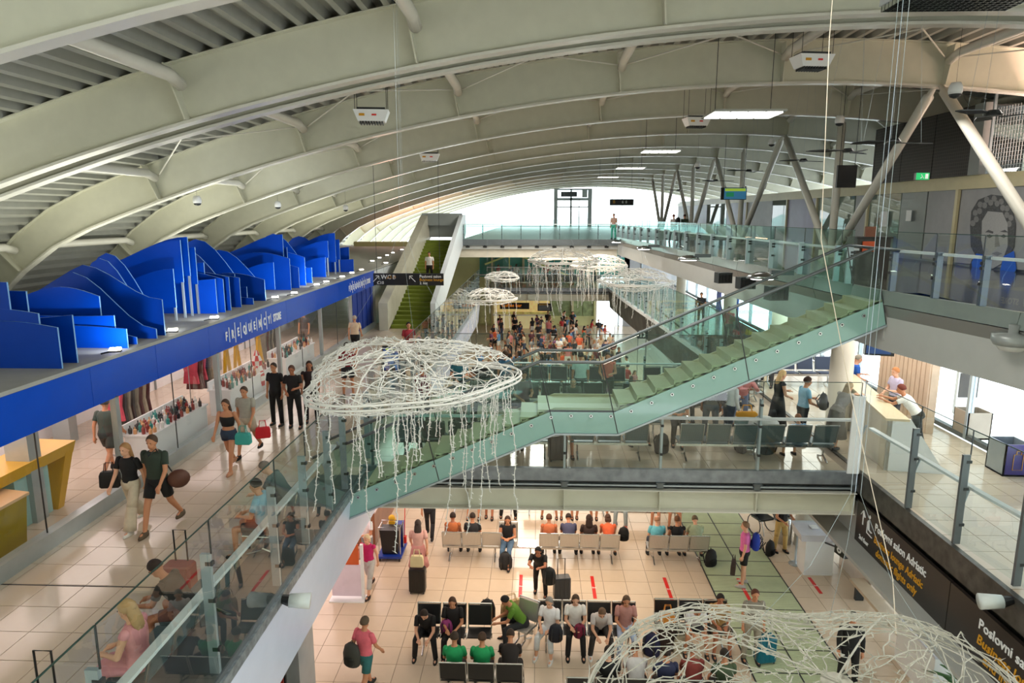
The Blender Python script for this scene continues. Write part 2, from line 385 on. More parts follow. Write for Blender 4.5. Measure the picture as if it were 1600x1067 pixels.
# --- columns
CONC = mat('cream_column', 'CDC4B4', .45, var=.03)
for i, (x, y, z0, z1) in enumerate([(8.0, 17.8, 4, 7.0), (8.6, 24.2, 4, 7), (9.0, 32, 4, 7), (9.0, 43, 4, 7), (7.95, 19.1, 0, 2.5), (8.6, 24.2, 0, 2.5), (9, 32, 0, 2.5), (9, 43, 0, 2.5)]):
    m = MB(); m.lathe([(.31, 0), (.31, .02), (.29, .03), (.29, z1-z0)], n=24)
    o = m.build('round_column', CONC, smooth=True); o.location = (x, y, z0); struct(o)
# ================================================================ ROOF
def prof(x): return 13.45-.0086*(x-8)**2-(.085*(x+14.5)**2 if x < -14.5 else 0)
def slope(x): return -2*.0086*(x-8)-(.17*(x+14.5) if x < -14.5 else 0)
XL, XR, NX = -21.5, 26.0, 40
xs = [XL+(XR-XL)*i/NX for i in range(NX+1)]
def arcstrip(mb, y0, y1, dz0, dz1):
    rings = [[(x, y0, prof(x)+dz0), (x, y1, prof(x)+dz0), (x, y1, prof(x)+dz1), (x, y0, prof(x)+dz1)] for x in xs]
    mb.loft(rings)
BH = 1.22
mesh_web = MB(); arcstrip(mesh_web, -.02, .02, .03, BH); mesh_web = mesh_web.mesh('web', STEEL)
fl = MB(); arcstrip(fl, -.15, .15, -.03, .03); fl = fl.mesh('bottom_flange', FLANGE)
tf = MB(); arcstrip(tf, -.18, .18, BH-.03, BH); tf = tf.mesh('top_flange', STEEL)
rc = MB(); arcstrip(rc, -.75, -.1, .30, .33); rc = rc.mesh('recess_shade_plate', DKGREY)  # dark plate between the twin flanges; the recess shade is its colour
NODES = [-21.4+4.8*i for i in range(10)]; NODES = [-16.7, -11.9, -7.15, -2.4, 2.45, 7.2, 11.9, 16.6, 21.3]
sm = MB()
sm.hexa([(-.015, -.25, .03), (.015, -.25, .03), (.015, -.02, .03), (-.015, -.02, .03), (-.015, -.42, BH-.1), (.015, -.42, BH-.1), (.015, -.02, BH-.1), (-.015, -.02, BH-.1)])
sm = sm.mesh('web_stiffener', STEEL)
BY = [8.9+6.4*k for k in range(14)]+[98.0]
for k, Y in enumerate(BY):
    ORD = ['', '', '', 'fourth', 'fifth', 'sixth', 'seventh', 'eighth', 'ninth']
    t = thing('roof_beam', ['curved white roof beam closest to the viewer, crossing the top left corner', 'second curved roof beam with the broad double lower flange', 'third curved roof beam, ending at the first tall raking strut'][k] if k < 3 else ('curved white steel roof beam, %s counted from the viewer' % ORD[k] if k < 9 else 'thin looking distant roof beam near the bright end window'), 'roof beam', (0, Y, 0), 0, 'curved roof beams' if k < 9 else 'distant roof beams')
    link('web', mesh_web, t); link('bottom_flange', fl, t); link('top_flange', tf, t)
    if k == 1:
        link('recess_shade_plate', rc, t)
        for nm_, me_ in (('web', mesh_web), ('bottom_flange', fl), ('top_flange', tf)): link(nm_, me_, t, (0, -.88, 0))
    if k < 12:
        for nx in NODES: link('web_stiffener', sm, t, (nx, -.88 if k == 1 else 0, prof(nx)), (0, -math.atan(slope(nx)), 0))
# purlins (one tube per bay) and bracing rods
for k in range(11):
    y0, y1 = BY[k], BY[k+1]-(.88 if k == 0 else 0)
    for nx in NODES:
        if k > 6 and nx < -12: continue
        m = MB(); z = prof(nx)+BH-.42
        m.tube([(0, .02, .12), (0, .4, 0), (0, y1-y0-.75, 0), (0, y1-y0-.3, -.12)], .13, 10)
        o = m.build('purlin_tube', FLANGE, smooth=True); o.location = (nx, y0, z); struct(o)
    if 1 <= k < 6:
        for a, b in zip(NODES[1:-1], NODES[2:]):
            m = MB()
            m.tube([(a+.1, y1-.25, prof(a)+BH-.45), (b-.1, y0+.25, prof(b)+BH-.45)], .022, 6)
            m.tube([(b-.1, y1-.25, prof(b)+BH-.45), (a+.1, y0+.25, prof(a)+BH-.45)], .022, 6)
            struct(m.build('bracing_rods', FLANGE))
# deck: sheet plus trapezoid ribs running along the hall
m = MB(); arcstrip(m, 2, 98, BH+.2, BH+.26); dk = struct(m.build('ceiling', DECK))
RIB = MB(); RIB.hexa([(-.06, 0, -.01), (.06, 0, -.01), (.06, 6.4, -.01), (-.06, 6.4, -.01), (-.13, 0, .2), (.13, 0, .2), (.13, 6.4, .2), (-.13, 6.4, .2)])
ribm = RIB.mesh('deck_rib', DECK)
rx = []; x = XL
while x < XR: rx.append(x); x += .44/math.sqrt(1+slope(x)**2)
near = 0
for k in range(-1, 13):
    y0 = (BY[k] if k >= 0 else 2.5); rest = MB()
    for x in rx:
        a = -math.atan(slope(x)); z = prof(x)+BH
        if k in (0, 1) and -19 < x < 22: link('deck_rib', ribm, dk, (x, y0, z), (0, a, 0)); near += 1
        else:
            M = Matrix.Translation((x, y0, z)) @ Matrix.Rotation(a, 4, 'Y')
            rest.add([M @ Vector(p) for p in RIB.v], RIB.f)
    stuff(rest.build('deck_ribs', DECK, dk)) if rest.v else None
# end/side closure
mb = MB(); mb.box(-21.7, -21.4, 1, 98, 0, 9); struct(mb.build('wall_left', STEEL))
mb = MB(); mb.box(-21.7, 24, -8, -7.7, 0, 16); struct(mb.build('wall_back', STEEL))
mb = MB(); mb.box(-21.7, 26, -7.7, 2.2, 15.4, 15.6); struct(mb.build('ceiling', STEEL))
# end window: panes between slim mullions
ew = struct(MB().box(-21, 26, 98.05, 98.12, 7.95, 8.05).build('window_1', STEELB))
for i in range(12):
    x = -17+i*3.6
    m = MB(); m.box(x+.03, x+3.57, 98.0, 98.02, 8.05, prof(x+1.8)+.2); m.build('window_pane', GLW, ew)
    m = MB(); m.box(x-.03, x+.03, 97.95, 98.06, 8.05, prof(x)+.3); m.build('mullion', STEELB, ew)
ft = thing('window_frame_tower', 'tall grey steel frame with crossbars standing at the bright end window', 'window frame', (0, 97, 7.95))
for x0, x1 in ((2.25, 2.75), (6.95, 7.5)): MB().box(x0, x1, -.3, .1, 0, 5.2).build('frame_post', GREYP, ft)
MB().box(4.5, 4.75, -.2, .05, 0, 5.2).build('frame_post', GREYP, ft)
for z0, z1 in ((2.65, 2.8), (3.6, 3.95), (5.0, 5.2)): MB().box(2.5, 7.2, -.2, 0, z0, z1).build('crossbar', GREYP, ft)
MB().box(5.7, 5.8, -.1, 0, 0, 3.7).build('frame_post', GREYP, ft)
MB().box(3.2, 5.4, -1.2, -.2, 4.1, 4.75).build('air_handling_box', DKGREY, ft)
MB().box(6.1, 6.8, -1.0, -.2, 4.0, 5.0).build('cabinet', GREYP, ft)
mb = MB(); mb.box(-80, 120, 99, 500, -1, -.5); struct(mb.build('ground', mat('apron_concrete', 'ECEEEA', .8)))
hl = MB()
random.seed(5)
for i in range(24):
    x = -150+i*16; hl.lathe([(26, -8), (20, 1+random.random()*3), (10, 3+random.random()*4), (1, 5+random.random()*5)], (x, 420, 0), 10)
struct(hl.build('hills', mat('hazy_teal_hills', 'B9D8D4', .9, var=.15, scale=.05)))
# ---- right hand side: struts, wall, transom, facade
def strut(p, q, r=.15):
    m = MB(); p = Vector(p); q = Vector(q); d = q-p
    m.tube([(0, 0, 0), d*.03, d*.035, d*.965, d*.97, d], [r*.55, r*.6, r, r, r*.6, r*.5], 12); m.lathe([(r*.9, -.02), (r*.9, .04)], (0, 0, 0), 12)
    o = m.build('raking_strut', FLANGE, smooth=True); o.location = p; return struct(o)
for kb in (1, 3, 5, 7, 9):   # base beneath beam kb
    Yb = BY[kb]
    for kk in (kb-1, kb, kb+1):
        strut((11.8, Yb+(kk-kb)*.18, 7.95), (11.8, BY[kk]+(.2 if kk < kb else -.2 if kk > kb else 0), prof(11.8)-.02))
    m = MB(); m.box(-.3, .3, -.5, .5, 0, .25); o = m.build('strut_base', STEEL); o.location = (11.8, Yb, 7.95); struct(o)
WX = 14.0
mb = MB(); mb.box(WX-.05, WX+.25, 8, 70, 10.42, 10.72); mb.box(WX+.1, WX+.3, 8, 70, 10.72, 10.86)
struct(mb.build('trim_5', CREAM))
wr = struct(MB().box(WX+.1, WX+.14, 8, 70, 7.95, 8.03).build('wall_right', GREYP))
LIL = mat('lilac_print_panel', '8C88A6', .35, var=.18, scale=.7)
LGR = mat('light_grey_wall_panel', '9C9DA0', .4)
GDG = glass('green_tinted_glass', (.42, .52, .46), 1.7, haze=.5)
yv = lambda px: PX(px, 350, WX).y
ys = [(8, 14.9, LGR), (15, yv(1497), LGR), (yv(1489), yv(1446), LGR), (yv(1444), yv(1405), GREYP), (yv(1404), yv(1356), GDG), (yv(1354), yv(1334), LGR), (yv(1332), yv(1276), GDG), (yv(1274), yv(1230), LIL), (yv(1228), 42, GDG), (42.1, 47, LGR), (47.1, 52, LIL), (52.1, 58, GDG), (58.1, 64, LIL), (64.1, 70, LGR)]
for y0, y1, mm in ys: MB().box(WX, WX+.06, y0, y1, 8.03, 10.42).build('wall_panel', mm, wr)
struct(MB().box(WX+1.9, WX+2.1, 8, 70, 7.95, 10.6).build('wall_right', mat('grey_beige_backing', '8A8578', .6, var=.1)))  # backing wall added behind the tinted glass to block the bright sky
for y in (yv(1493), yv(1355), yv(1275), yv(1229), 47.05): MB().box(WX-.08, WX+.02, y-.07, y+.07, 7.95, 10.42).build('wall_post', CREAM, wr)
mb = MB(); mb.box(20, 20.1, 2, 98, 7.95, 12.4); 
# outer right window of the upper gallery
wo = struct(MB().box(23.9, 24.1, 2, 98, 7.95, 8.1).build('window_2', STEELB))
for i in range(24):
    y = 2+i*4
    MB().box(23.98, 24.0, y+.04, y+3.96, 8.1, prof(24)+.1).build('window_pane', GLW, wo)
    MB().box(23.9, 24.06, y-.04, y+.04, 8.1, prof(24)+.2).build('mullion', STEELB, wo)
# dark mesh clad plant room above the wall, and caged area behind glass
MESHK = gridmat('dark_mesh_cladding', '3A3634', '1E1B1C', (1, 9.), (2, 9.), .25, .35, .5)
pr = thing('plant_room', 'dark mesh clad box room above the glazed gallery wall, behind the raking struts', 'plant room', (WX, 23.4, 10.86))
for i in range(3): MB().box(0, .1, .02+i*2.15, 2.13+i*2.15, 0, 2.2).build('mesh_panel', MESHK, pr)
MB().box(0, 6, 6.45, 6.55, 0, 2.2).build('side_panel', mat('dark_side', '302C2B', .5), pr)
MB().box(-.02, .25, -.55, .0, 0, 2.2).build('corner_post', GREYP, pr)
MB().box(.1, 6, -.1, 6.5, 2.15, 2.2).build('top_panel', DKGREY, pr)
cg = thing('wire_mesh_screen', 'large white wire grid screen behind glass above the portrait wall', 'screen', (WX+.5, 12, 10.86))
gm = MB()
for i in range(86): gm.box(-.006, .006, i*.13-.007, i*.13+.007, 0, 2.05)
for i in range(16): gm.box(-.008, .008, 0, 11.2, i*.13-.007, i*.13+.007)
stuff(gm.build('wire_grid', mat('pale_wire', 'C5CBD0', .4, .5), cg))
MB().box(1.4, 1.5, -2, 11, 0, 2.6).build('dark_backing', mat('dark_backing', '3A3E44', .4, var=.3, scale=.6), cg)
MB().box(-.4, -.38, -2, 10.7, 0, 2.6).build('glass_pane', GL, cg)
for y in (2.8, 5.4, 8.4, 10.6): MB().box(-.44, -.36, y-.03, y+.03, 0, 2.6).build('glazing_bar', ALU, cg)
# mid level facade (bright outside)
fa = struct(MB().box(10.85, 11.0, 5, 56, 4.0, 4.12).build('window_3', MIDGREY))
yy = 5
i = 0
while yy < 55:
    MB().box(10.9, 10.92, yy+.05, yy+2.95, 4.12, 7.0).build('window_pane', GLW, fa)
    MB().box(10.84, 10.98, yy-.05, yy+.05, 4.0, 7.0).build('mullion', ALU, fa); yy += 3
fb = struct(MB().box(10.85, 11.0, 5, 56, 0, .12).build('window_4', MIDGREY))
yy = 5
while yy < 55:
    MB().box(10.9, 10.92, yy+.05, yy+2.95, .12, 2.5).build('window_pane', GLW, fb)
    MB().box(10.84, 10.98, yy-.05, yy+.05, 0, 2.5).build('mullion', ALU, fb); yy += 3
# closing walls low left / under the far bridge: glazed coffee bar front
mb = MB(); mb.box(-16.6, -16.4, 1, 60, 0, 7); struct(mb.build('wall_left', WHITE))
cb = struct(MB().box(-16, 5.2, 59.5, 59.7, 0, 7.3).build('wall_far', mat('lime_cream_wall', 'CFCF96', .5, var=.15, scale=.4)))
TEALW = mat('teal_glass_wall', '4E9A8C', .2, var=.25, scale=.4)
for i in range(10): MB().box(-5+i*1.3, -3.75+i*1.3, 59.3, 59.5, 4.3, 6.9).build('wall_panel', TEALW, cb)
for i in range(4): MB().box(-5+i*1.5, -3.6+i*1.5, 59.3, 59.48, .2, 2.9).build('wall_panel', mat('lime_panel', 'DCE0A8', .4, var=.2), cb)
for i in range(4): MB().box(1.0+i*1.0, 1.95+i*1.0, 59.3, 59.48, .9, 2.9).build('wall_panel', mat('olive_glass', '8E9C70', .2, var=.3), cb)
MB().box(5.25, 7.4, 59.3, 59.32, 0.1, 7.0).build('window_pane', GLW, cb)
MB().box(7.5, 12, 59.3, 59.6, 0, 7.3).build('wall_panel', LGR, cb)
for x in (7.1, 9.0): MB().box(x-.05, x+.05, 59.2, 59.4, 0, 7).build('mullion', ALU, cb)
for x in (-3.9, -1.2, .9, 3.1, 5.1): MB().box(x-.09, x+.09, 59.1, 59.3, 0, 7).build('wall_post', CREAM, cb)
for z in (4.4, 6.0): MB().box(-5, 8, 59.2, 59.3, z, z+.12).build('rail', STEELB, cb)
for p, q in (((-1.9, 58.9, 6.4), (.4, 58.9, 7.0)), ((-1.9, 58.9, 6.3), (2.8, 58.9, 4.4)), ((-4.5, 58.9, 5.4), (-1.9, 58.9, 6.4)), ((-2.4, 58.9, 4.4), (-2.4, 58.9, 6.3))): MB().bar(p, q, .1, .14).build('lime_brace', mat('lime_paint', 'DDE28C', .4), cb)
# ================================================================ GLASS RAILINGS
def rail(label, pts, z0, post_top, glass_top, bar=None, bar_side=.14, post_w=.05, post_d=.12, lower=0., grp=None, pm=None, gm=None):
    """pts: plan points of the posts; a pane between each pair"""
    t = thing('glass_railing', label, 'railing', (pts[0][0], pts[0][1], z0), 0, grp)
    pm = pm or ALU; gm = gm or GL
    for i, (a, b) in enumerate(zip(pts, pts[1:]+[None])):
        a = Vector((*a, z0))
        nb = Vector((*(b if b else pts[-2]), z0)); d = (nb-a).normalized()
        n = Vector((-d.y, d.x, 0))
        if not b: n = -n
        m = MB(); m.bar(a+n*.03, a+n*.03+Vector((0, 0, post_top)), post_w, post_d, up=n); m.build('post', pm, t, world=True)
        m = MB()
        for zz in (.35, post_top*.5+.2, post_top-.12): m.bar(a+n*.03+Vector((0, 0, zz)), a-n*.06+Vector((0, 0, zz)), .06, .05)
        m.build('glass_clamp', DKGREY, t, world=True)
        if b:
            p = a+d*.012; q = nb-d*.012
            m = MB(); m.hexa([p-n*.046+Vector((0, 0, -lower)), q-n*.046+Vector((0, 0, -lower)), q-n*.034+Vector((0, 0, -lower)), p-n*.034+Vector((0, 0, -lower)), p-n*.046+Vector((0, 0, glass_top)), q-n*.046+Vector((0, 0, glass_top)), q-n*.034+Vector((0, 0, glass_top)), p-n*.034+Vector((0, 0, glass_top))])
            m.build('glass_pane', gm, t, world=True)
            m = MB(); gz = Vector((0, 0, glass_top)); m.bar(p-n*.04+gz, q-n*.04+gz, .014, .012, up=n); m.build('glass_edge', GEDGE, t, world=True)
            # dark line where the panes meet above the post
            m = MB(); m.bar(nb-n*.04+Vector((0, 0, post_top)), nb-n*.04+Vector((0, 0, glass_top)), .012, .018, up=n); m.build('joint_strip', DKGREY, t, world=True)
    if bar:
        side = Vector((bar_side, 0, 0))
        m = MB()
        for a, b in zip(pts[:-1], pts[1:]):
            m.bar(Vector((*a, z0+bar))+side, Vector((*b, z0+bar))+side, .11, .045)
        m.build('handrail', STEELB, t, world=True)
        m = MB()
        for a in pts: m.bar(Vector((*a, z0+bar-.28)), Vector((*a, z0+bar))+side+Vector((0, .22, 0)), .035, .035)
        m.build('handrail_bracket', ALU, t, world=True)
    return t
LY = [3.9, 5.3, 7.4, 9.42, 10.75, 12.1, 13.15]
rail('tall glass railing in front of the waiting passengers along the left gallery, nearest the viewer', [(-3.9, y) for y in LY], 4.03, 1.6, 2.03, bar=.95, bar_side=-.22)
rail('glass railing with close grey posts running into the distance along the left gallery', [(-3.9, 15.1+i*1.45) for i in range(22)], 4.0, 1.6, 2.03, bar=.95, bar_side=-.18)
RP = [(7.62, 7.6), (7.48, 8.7), (7.37, 9.86), (7.27, 11.22), (7.22, 12.67), (7.12, 14.7)]
rail('tall glass railing with grey posts above the dark sign band on the right', RP, 4.03, 1.6, 2.03, bar=.95, bar_side=.24, pm=MIDGREY)
rail('glass railing along the far part of the right middle gallery', [(7.12-(y-21.4)*(.0473 if y < 34.5 else .0515), y) for y in [21.5+1.95*i for i in range(16)]], 4.03, 1.0, 2.0, gm=GLR)
rail('glass railing along the near edge of the seating bridge', [(-3.7, 14.6), (-1.5, 14.6), (.64, 14.6), (2.78, 14.6), (4.92, 14.6), (7.02, 14.6)], 4.02, 1.62, 2.03, bar=1.18, bar_side=0)
rail('glass railing along the far edge of the seating bridge', [(-3.7+1.78*i, 21.3) for i in range(7)], 4.0, 1.2, 1.9, bar=.95, bar_side=0)
rail('distant glass railing above the coffee bar on the far bridge', [(-3.9+1.9*i, 53.0) for i in range(6)], 4.0, 1.1, 1.7, bar=1.6, bar_side=0)
rail('glass railing of the far upper walkway with thin grey handrail', [(-4.9+1.27*i, 45.7) for i in range(9)], 7.98, .95, 1.0, bar=1.0, bar_side=0, pm=MIDGREY, gm=GLR)
UP = []
for a, b in zip(edge[2:-1], edge[3:]):
    n = max(1, round(math.dist(a, b)/1.9))
    for i in range(n): UP.append((a[0]+(b[0]-a[0])*i/n, a[1]+(b[1]-a[1])*i/n))
UP = [(6.62, 14.75)]+UP[1:]+[(5.3, 45.6)]
rail('glass railing along the upper right gallery beyond the top of the staircase', UP, 8.16, .78, 1.12, bar=.72, bar_side=.1, gm=GLR)
rail('glass railing with wide steel posts on the upper right gallery in front of the portrait', [(6.78, 13.35), (6.95, 12.2), (7.13, 11.2), (7.32, 10.2), (7.6, 8.8)], 8.16, .80, 1.12, bar=.76, bar_side=.12, post_w=.07, pm=MIDGREY)
MB_ = MB(); MB_.box(6.84, 7.10, 14.50, 14.54, 4.0, 5.75); MB_.box(7.06, 7.10, 14.54, 14.7, 4.0, 5.75)
tag(MB_.build('corner_panel', WHITE), 'white metal corner panel where the bridge railing meets the right gallery', 'panel')
# ================================================================ NEAR STAIRCASE
SY0, SY1 = 13.3, 14.5
st = thing('glass_staircase', 'wide teal glass sided staircase climbing from the left gallery to the upper right gallery', 'staircase', (-4.2, SY0, 4.0))
def sz(x): return 5.72-(.38-x)*.444 if x < .38 else 5.72 if x < 1.65 else 5.72+(x-1.65)*.444
STR = mat('teal_backed_glass', '86AFA8', .12, var=.02, coat=.5)
TREAD = mat('stair_tread_stone', 'ABA988', .4, var=.05)
XS = [-4.3, -2.0, .38, 1.65, 4.2, 6.75]
def shift(x, dz): return x+dz*.25
for i, (a, b) in enumerate(zip(XS[:-1], XS[1:])):
    cuts = [a, b] if not (a < .38 < b) else [a, .38, b]
    for y, nm in ((SY0, 'near'), (SY1, 'far')):
        # coloured stringer panel
        m = MB(); m.prism([(a+.008-.0, sz(a)-.47), (b-.008, sz(b)-.47), (b-.008-.1, sz(b)-.03), (a+.008-.1, sz(a)-.03)], lambda u, v, k: (u, y+(.0 if k else .014), v)); m.build('stringer_panel', STR, st, world=True)
        m = MB(); m.prism([(a+.008-.1, sz(a)-.03), (b-.108, sz(b)-.03), (b-.34, sz(b)+.96), (a-.32, sz(a)+.96)], lambda u, v, k: (u, y+(.0 if k else .014), v)); m.build('glass_pane', GLT, st, world=True)
        m = MB(); m.bar((b-.0, y+.007, sz(b)-.47), (b-.33, y+.007, sz(b)+.96), .02, .018, up=(0, 1, 0)); m.build('pane_joint', DKGREY, st, world=True)
for y in (SY0, SY1):
    m = MB(); m.tube([(x-.34, y, sz(x)+1.0) for x in XS]+[(6.95, y, 8.92)], .032, 8); m.build('handrail', MIDGREY, st, smooth=True, world=True)
    m = MB()
    for a, b in zip(XS[:-1], XS[1:]): m.bar((a, y-.01, sz(a)-.49), (b, y-.01, sz(b)-.49), .05, .035)
    m.build('edge_trim', ALU, st, world=True)
fx = MB(); fx.lathe([(.001, -.03), (.035, -.03), (.035, 0), (.001, 0)], n=10); fx.xf(Matrix.Rotation(R(90), 4, 'X')); fx.v = [(a, -abs(b), c) for a, b, c in fx.v]; fx = fx.mesh('glass_fixing', CHROME)
fd = MB(); fd.lathe([(.001, 0), (.018, 0), (.018, .006), (.001, .006)], n=8); fd.xf(Matrix.Rotation(R(90), 4, 'X') @ Matrix.Translation((0, 0, .03))); fd = fd.mesh('fixing_cap', DKGREY)
x = -4.1
while x < 6.7:
    o = link('glass_fixing', fx, st, (x+4.2, 0, sz(x)-.10-4.0)); link('fixing_cap', fd, o); x += .40
# steps
def steps(x0, n, run, z0, rise):
    for i in range(n):
        xx = x0+i*run; z = z0+(i+1)*rise
        m = MB(); m.box(xx, xx+run+.03, SY0+.05, SY1-.03, z-.05, z); m.box(xx, xx+.03, SY0+.05, SY1-.03, z-rise-.03, z-.05)
        m.build('step', TREAD, st, world=True)
steps(-3.50, 11, .3527, 4.0, .1564)
steps(1.65, 14, .364, 5.72, .1593)
m = MB(); m.box(.36, 1.68, SY0+.05, SY1-.03, 5.66, 5.72); m.build('landing', TREAD, st, world=True)
for y in (SY0+.05, SY1-.06):
    m = MB()
    for a, b in zip([-3.6, .38, 1.65], [.38, 1.65, 6.7]): m.prism([(a, sz(a)-.45), (b, sz(b)-.45), (b, sz(b)+.05), (a, sz(a)+.05)], lambda u, v, k: (u, y+k*.03, v))
    m.build('stringer', TREAD, st, world=True)
m = MB()
for a, b in zip([-3.6, .38, 1.65], [.38, 1.65, 6.7]): m.prism([(a, sz(a)-.45), (b, sz(b)-.45), (b, sz(b)-.38), (a, sz(a)-.38)], lambda u, v, k: (u, SY0+.05+k*1.1, v))
m.build('soffit', STEELB, st, world=True)
# upper landing link between stair and gallery
struct(MB().box(6.72, 8.2, 13.32, 14.9, 7.2, 7.95).build('floor', SLABM))
# ================================================================ GREEN STAIR in the distance
gs = thing('carpeted_staircase', 'green carpeted staircase rising between pale side walls far down the left gallery', 'staircase', (-6.2, 33.5, 4))
for i in range(24):
    m = MB(); m.box(-1.1, 1.0, i*.5, i*.5+.52, i*.165-.05, (i+1)*.165); m.build('step', GREENC, gs)
SIDEW = mat('pale_beige_stair_wall', 'C9C6B4', .4)
for sx, x0, x1 in ((-1, -1.55, -1.1), (1, 1.0, 1.25)):
    m = MB(); m.prism([(-.6, 0), (12.2, 3.6), (14.2, 4.3), (14.2, 5.6), (12.5, 5.6), (-.6, 1.35)], lambda u, v, k: (x1 if k else x0, u, v)); m.build('side_wall', SIDEW if sx < 0 else STEELB, gs)
m = MB(); m.box(-1.5, 1.2, 12.4, 12.6, 4.9, 5.7); m.box(-1.1, 1.0, 13, 13.1, 4.1, 5.5); m.build('portal_head', GREYP, gs)
# ================================================================ STORE ON THE LEFT
sx_ = -8.3
sf = thing('store_fascia', 'long royal blue shop fascia with white FREQUENCY STORE lettering on the left', 'fascia', (sx_, 2, 6.08))
ysn = [0, 3.4, 7.1, 10.0, 12.2, 14.6, 17, 20, 23, 26, 29, 32.3]
for a, b in zip(ysn[:-1], ysn[1:]): MB().box(-.12, .06, a+.006, b-.006, 0, .75).build('fascia_panel', BLUE, sf)
def ft_(s, size, y, z, sx=1., m=LETW): return text(s, size, m, sf, frame3((.066, y-2, z), (0, 1, 0), (0, 0, 1)), sx=sx, bold=.035)
def sign(y0, k):
    y = y0; L = 'FREQUENCY'
    for i, c in enumerate(L):
        ft_(c, .36*k, y, .235, sx=.72); y += .26*k
        m = MB(); h = [.45, .62, .5, .38, .42, .45, .55, .62, .35][i]*k
        m.box(.062, .072, y-2-.006-.02*k, y-2+.006, .36-h/2, .36+h/2); m.build('divider_bar', LETW, sf)
        y += .15*k
    ft_('STORE', .36*k, y+.05, .235, sx=.68)
# lettering starts where the photograph shows it (px 350..438) and repeats at the far end
sign(PX(349, 530, sx_).y, (PX(440, 490, sx_).y-PX(349, 530, sx_).y)/4.75)
sign(PX(543, 452, sx_).y, (PX(578, 436, sx_).y-PX(543, 452, sx_).y)/4.75)
LEDGE = mat('grey_ledge_board', 'A3A39C', .6, var=.06)
struct(MB().box(-21, -8.26, 2, 62, 6.83, 6.9).build('ceiling', LEDGE))
struct(MB().box(-16, -8.45, 2, 34, 6.1, 6.2).build('ceiling', WHITE))
# store glazing
FR = mat('silver_store_frame', 'AEB6B8', .3, .5)
wn = struct(MB().box(-8.42, -8.22, 4, 34, 4.0, 4.28).build('window_5', FR))
for y in (4.2, 8.4, 12.7, 17.0, 21.3, 25.6, 29.9): 
    MB().box(-8.36, -8.24, y-.06, y+.06, 4.28, 6.1).build('mullion', FR, wn)
    if y < 29:
        for a in (y+.06, y+2.16): MB().box(-8.305, -8.295, a, a+2.06, 4.28, 6.08).build('window_pane', GLS, wn)
        MB().box(-8.31, -8.29, y+2.125, y+2.14, 4.28, 6.08).build('pane_joint', DKGREY, wn)
for x, y in ((-9.4, 11.6), (-11.8, 16), (-11.8, 24)): struct(MB().box(x-.22, x+.22, y-.15, y+.15, 4, 6.1).build('pillar', FR))
struct(MB().box(-12.6, -12.4, 4, 34, 4, 6.1).build('wall_store', WHITE))
for i in range(12): MB().box(-12.39, -12.35, 5+i*2.3, 5+i*2.3+.05, 4.0, 6.1).build('panel_joint', GREYP, bpy.data.objects['wall_store'])
t = thing('window_curtain', 'royal blue curtain panel at the far end of the store front', 'curtain', (-8.28, 30, 4.05))
for i in range(9): MB().box(-.02-.03*(i % 2), .03-.03*(i % 2), .1+i*.42, .1+i*.42+.41, 0, 2.05).build('curtain_fold', mat('deep_blue_curtain', '10328C', .5), t)
gw = struct(MB().box(-8.5, -8.3, 34.0, 34.6, 4, 6.8).build('wall_side', GREYP))
for i in range(7): MB().box(-8.42, -8.34, 34.65+i*1.5, 36.12+i*1.5, 4.02, 6.8).build('wall_panel', mat('gloss_grey_glass_panel', 'A9B4AE', .1, .3), gw)
MB().box(-8.5, -8.35, 46, 46.3, 4, 6.8).build('wall_end', DKGREY, gw)
for i in range(6): MB().box(-8.46, -8.26, 34.4+i*2.2, 36.55+i*2.2, 6.05, 6.8).build('fascia_panel', STEELB, gw)
MB().box(-8.3, -8.24, 40, 46, 6.1, 6.75).build('dark_print', mat('dark_print', '33373A', .4, var=.4), gw)
# blue wave boards on the store roof
def board(label_i, xr, y, zb, zt, L, curve, lean=0.):
    n = 10; top = []
    for i in range(n+1):
        u = i/n; x = xr-L*u
        top.append((x, max(zb+.08, zt+curve(u))))
    poly = [(xr, zb), (xr, zt)]+top[1:]+[(xr-L, zb)]
    m = MB(); m.prism(poly, lambda u, v, k: (u, y+k*.035, v))
    m.m[1] = 0
    edge_i = [i for i, f in enumerate(m.f) if i >= 2]
    for i in edge_i: m.m[i] = 1
    return m
ww = thing('wave_display', 'row of upright royal blue wave shaped boards on the flat roof of the store', 'display', (-9, 8, 6.9))
BL = [(10, 441, 535, 1), (40, 455, 544, 1), (70, 490, 575, 0), (97, 512, 576, 0), (121, 492, 567, 0), (142, 458, 537, 1), (163, 463, 540, 0), (183, 493, 543, 0), (200, 514, 544, 0), (214, 527, 538, 0), (245, 514, 529, 0), (258, 468, 524, 0), (270, 420, 482, 1), (281, 375, 442, 1), (292, 370, 432, 1), (304, 386, 445, 1), (318, 410, 467, 1), (329, 428, 484, 0), (340, 436, 490, 0), (352, 436, 488, 0), (361, 433, 485, 0), (370, 428, 478, 0), (377, 434, 480, 0), (387, 448, 475, 0), (396, 466, 476, 0),
(415, 437, 470, 0), (427, 410, 453, 1), (441, 366, 411, 1), (448, 386, 425, 1), (455, 404, 453, 0), (468, 418, 450, 0), (478, 402, 446, 0), (488, 418, 442, 0), (508, 402, 440, 1), (512, 376, 403, 1), (523, 364, 410, 1), (530, 374, 406, 1), (545, 386, 425, 1), (553, 405, 425, 0)]
random.seed(3)
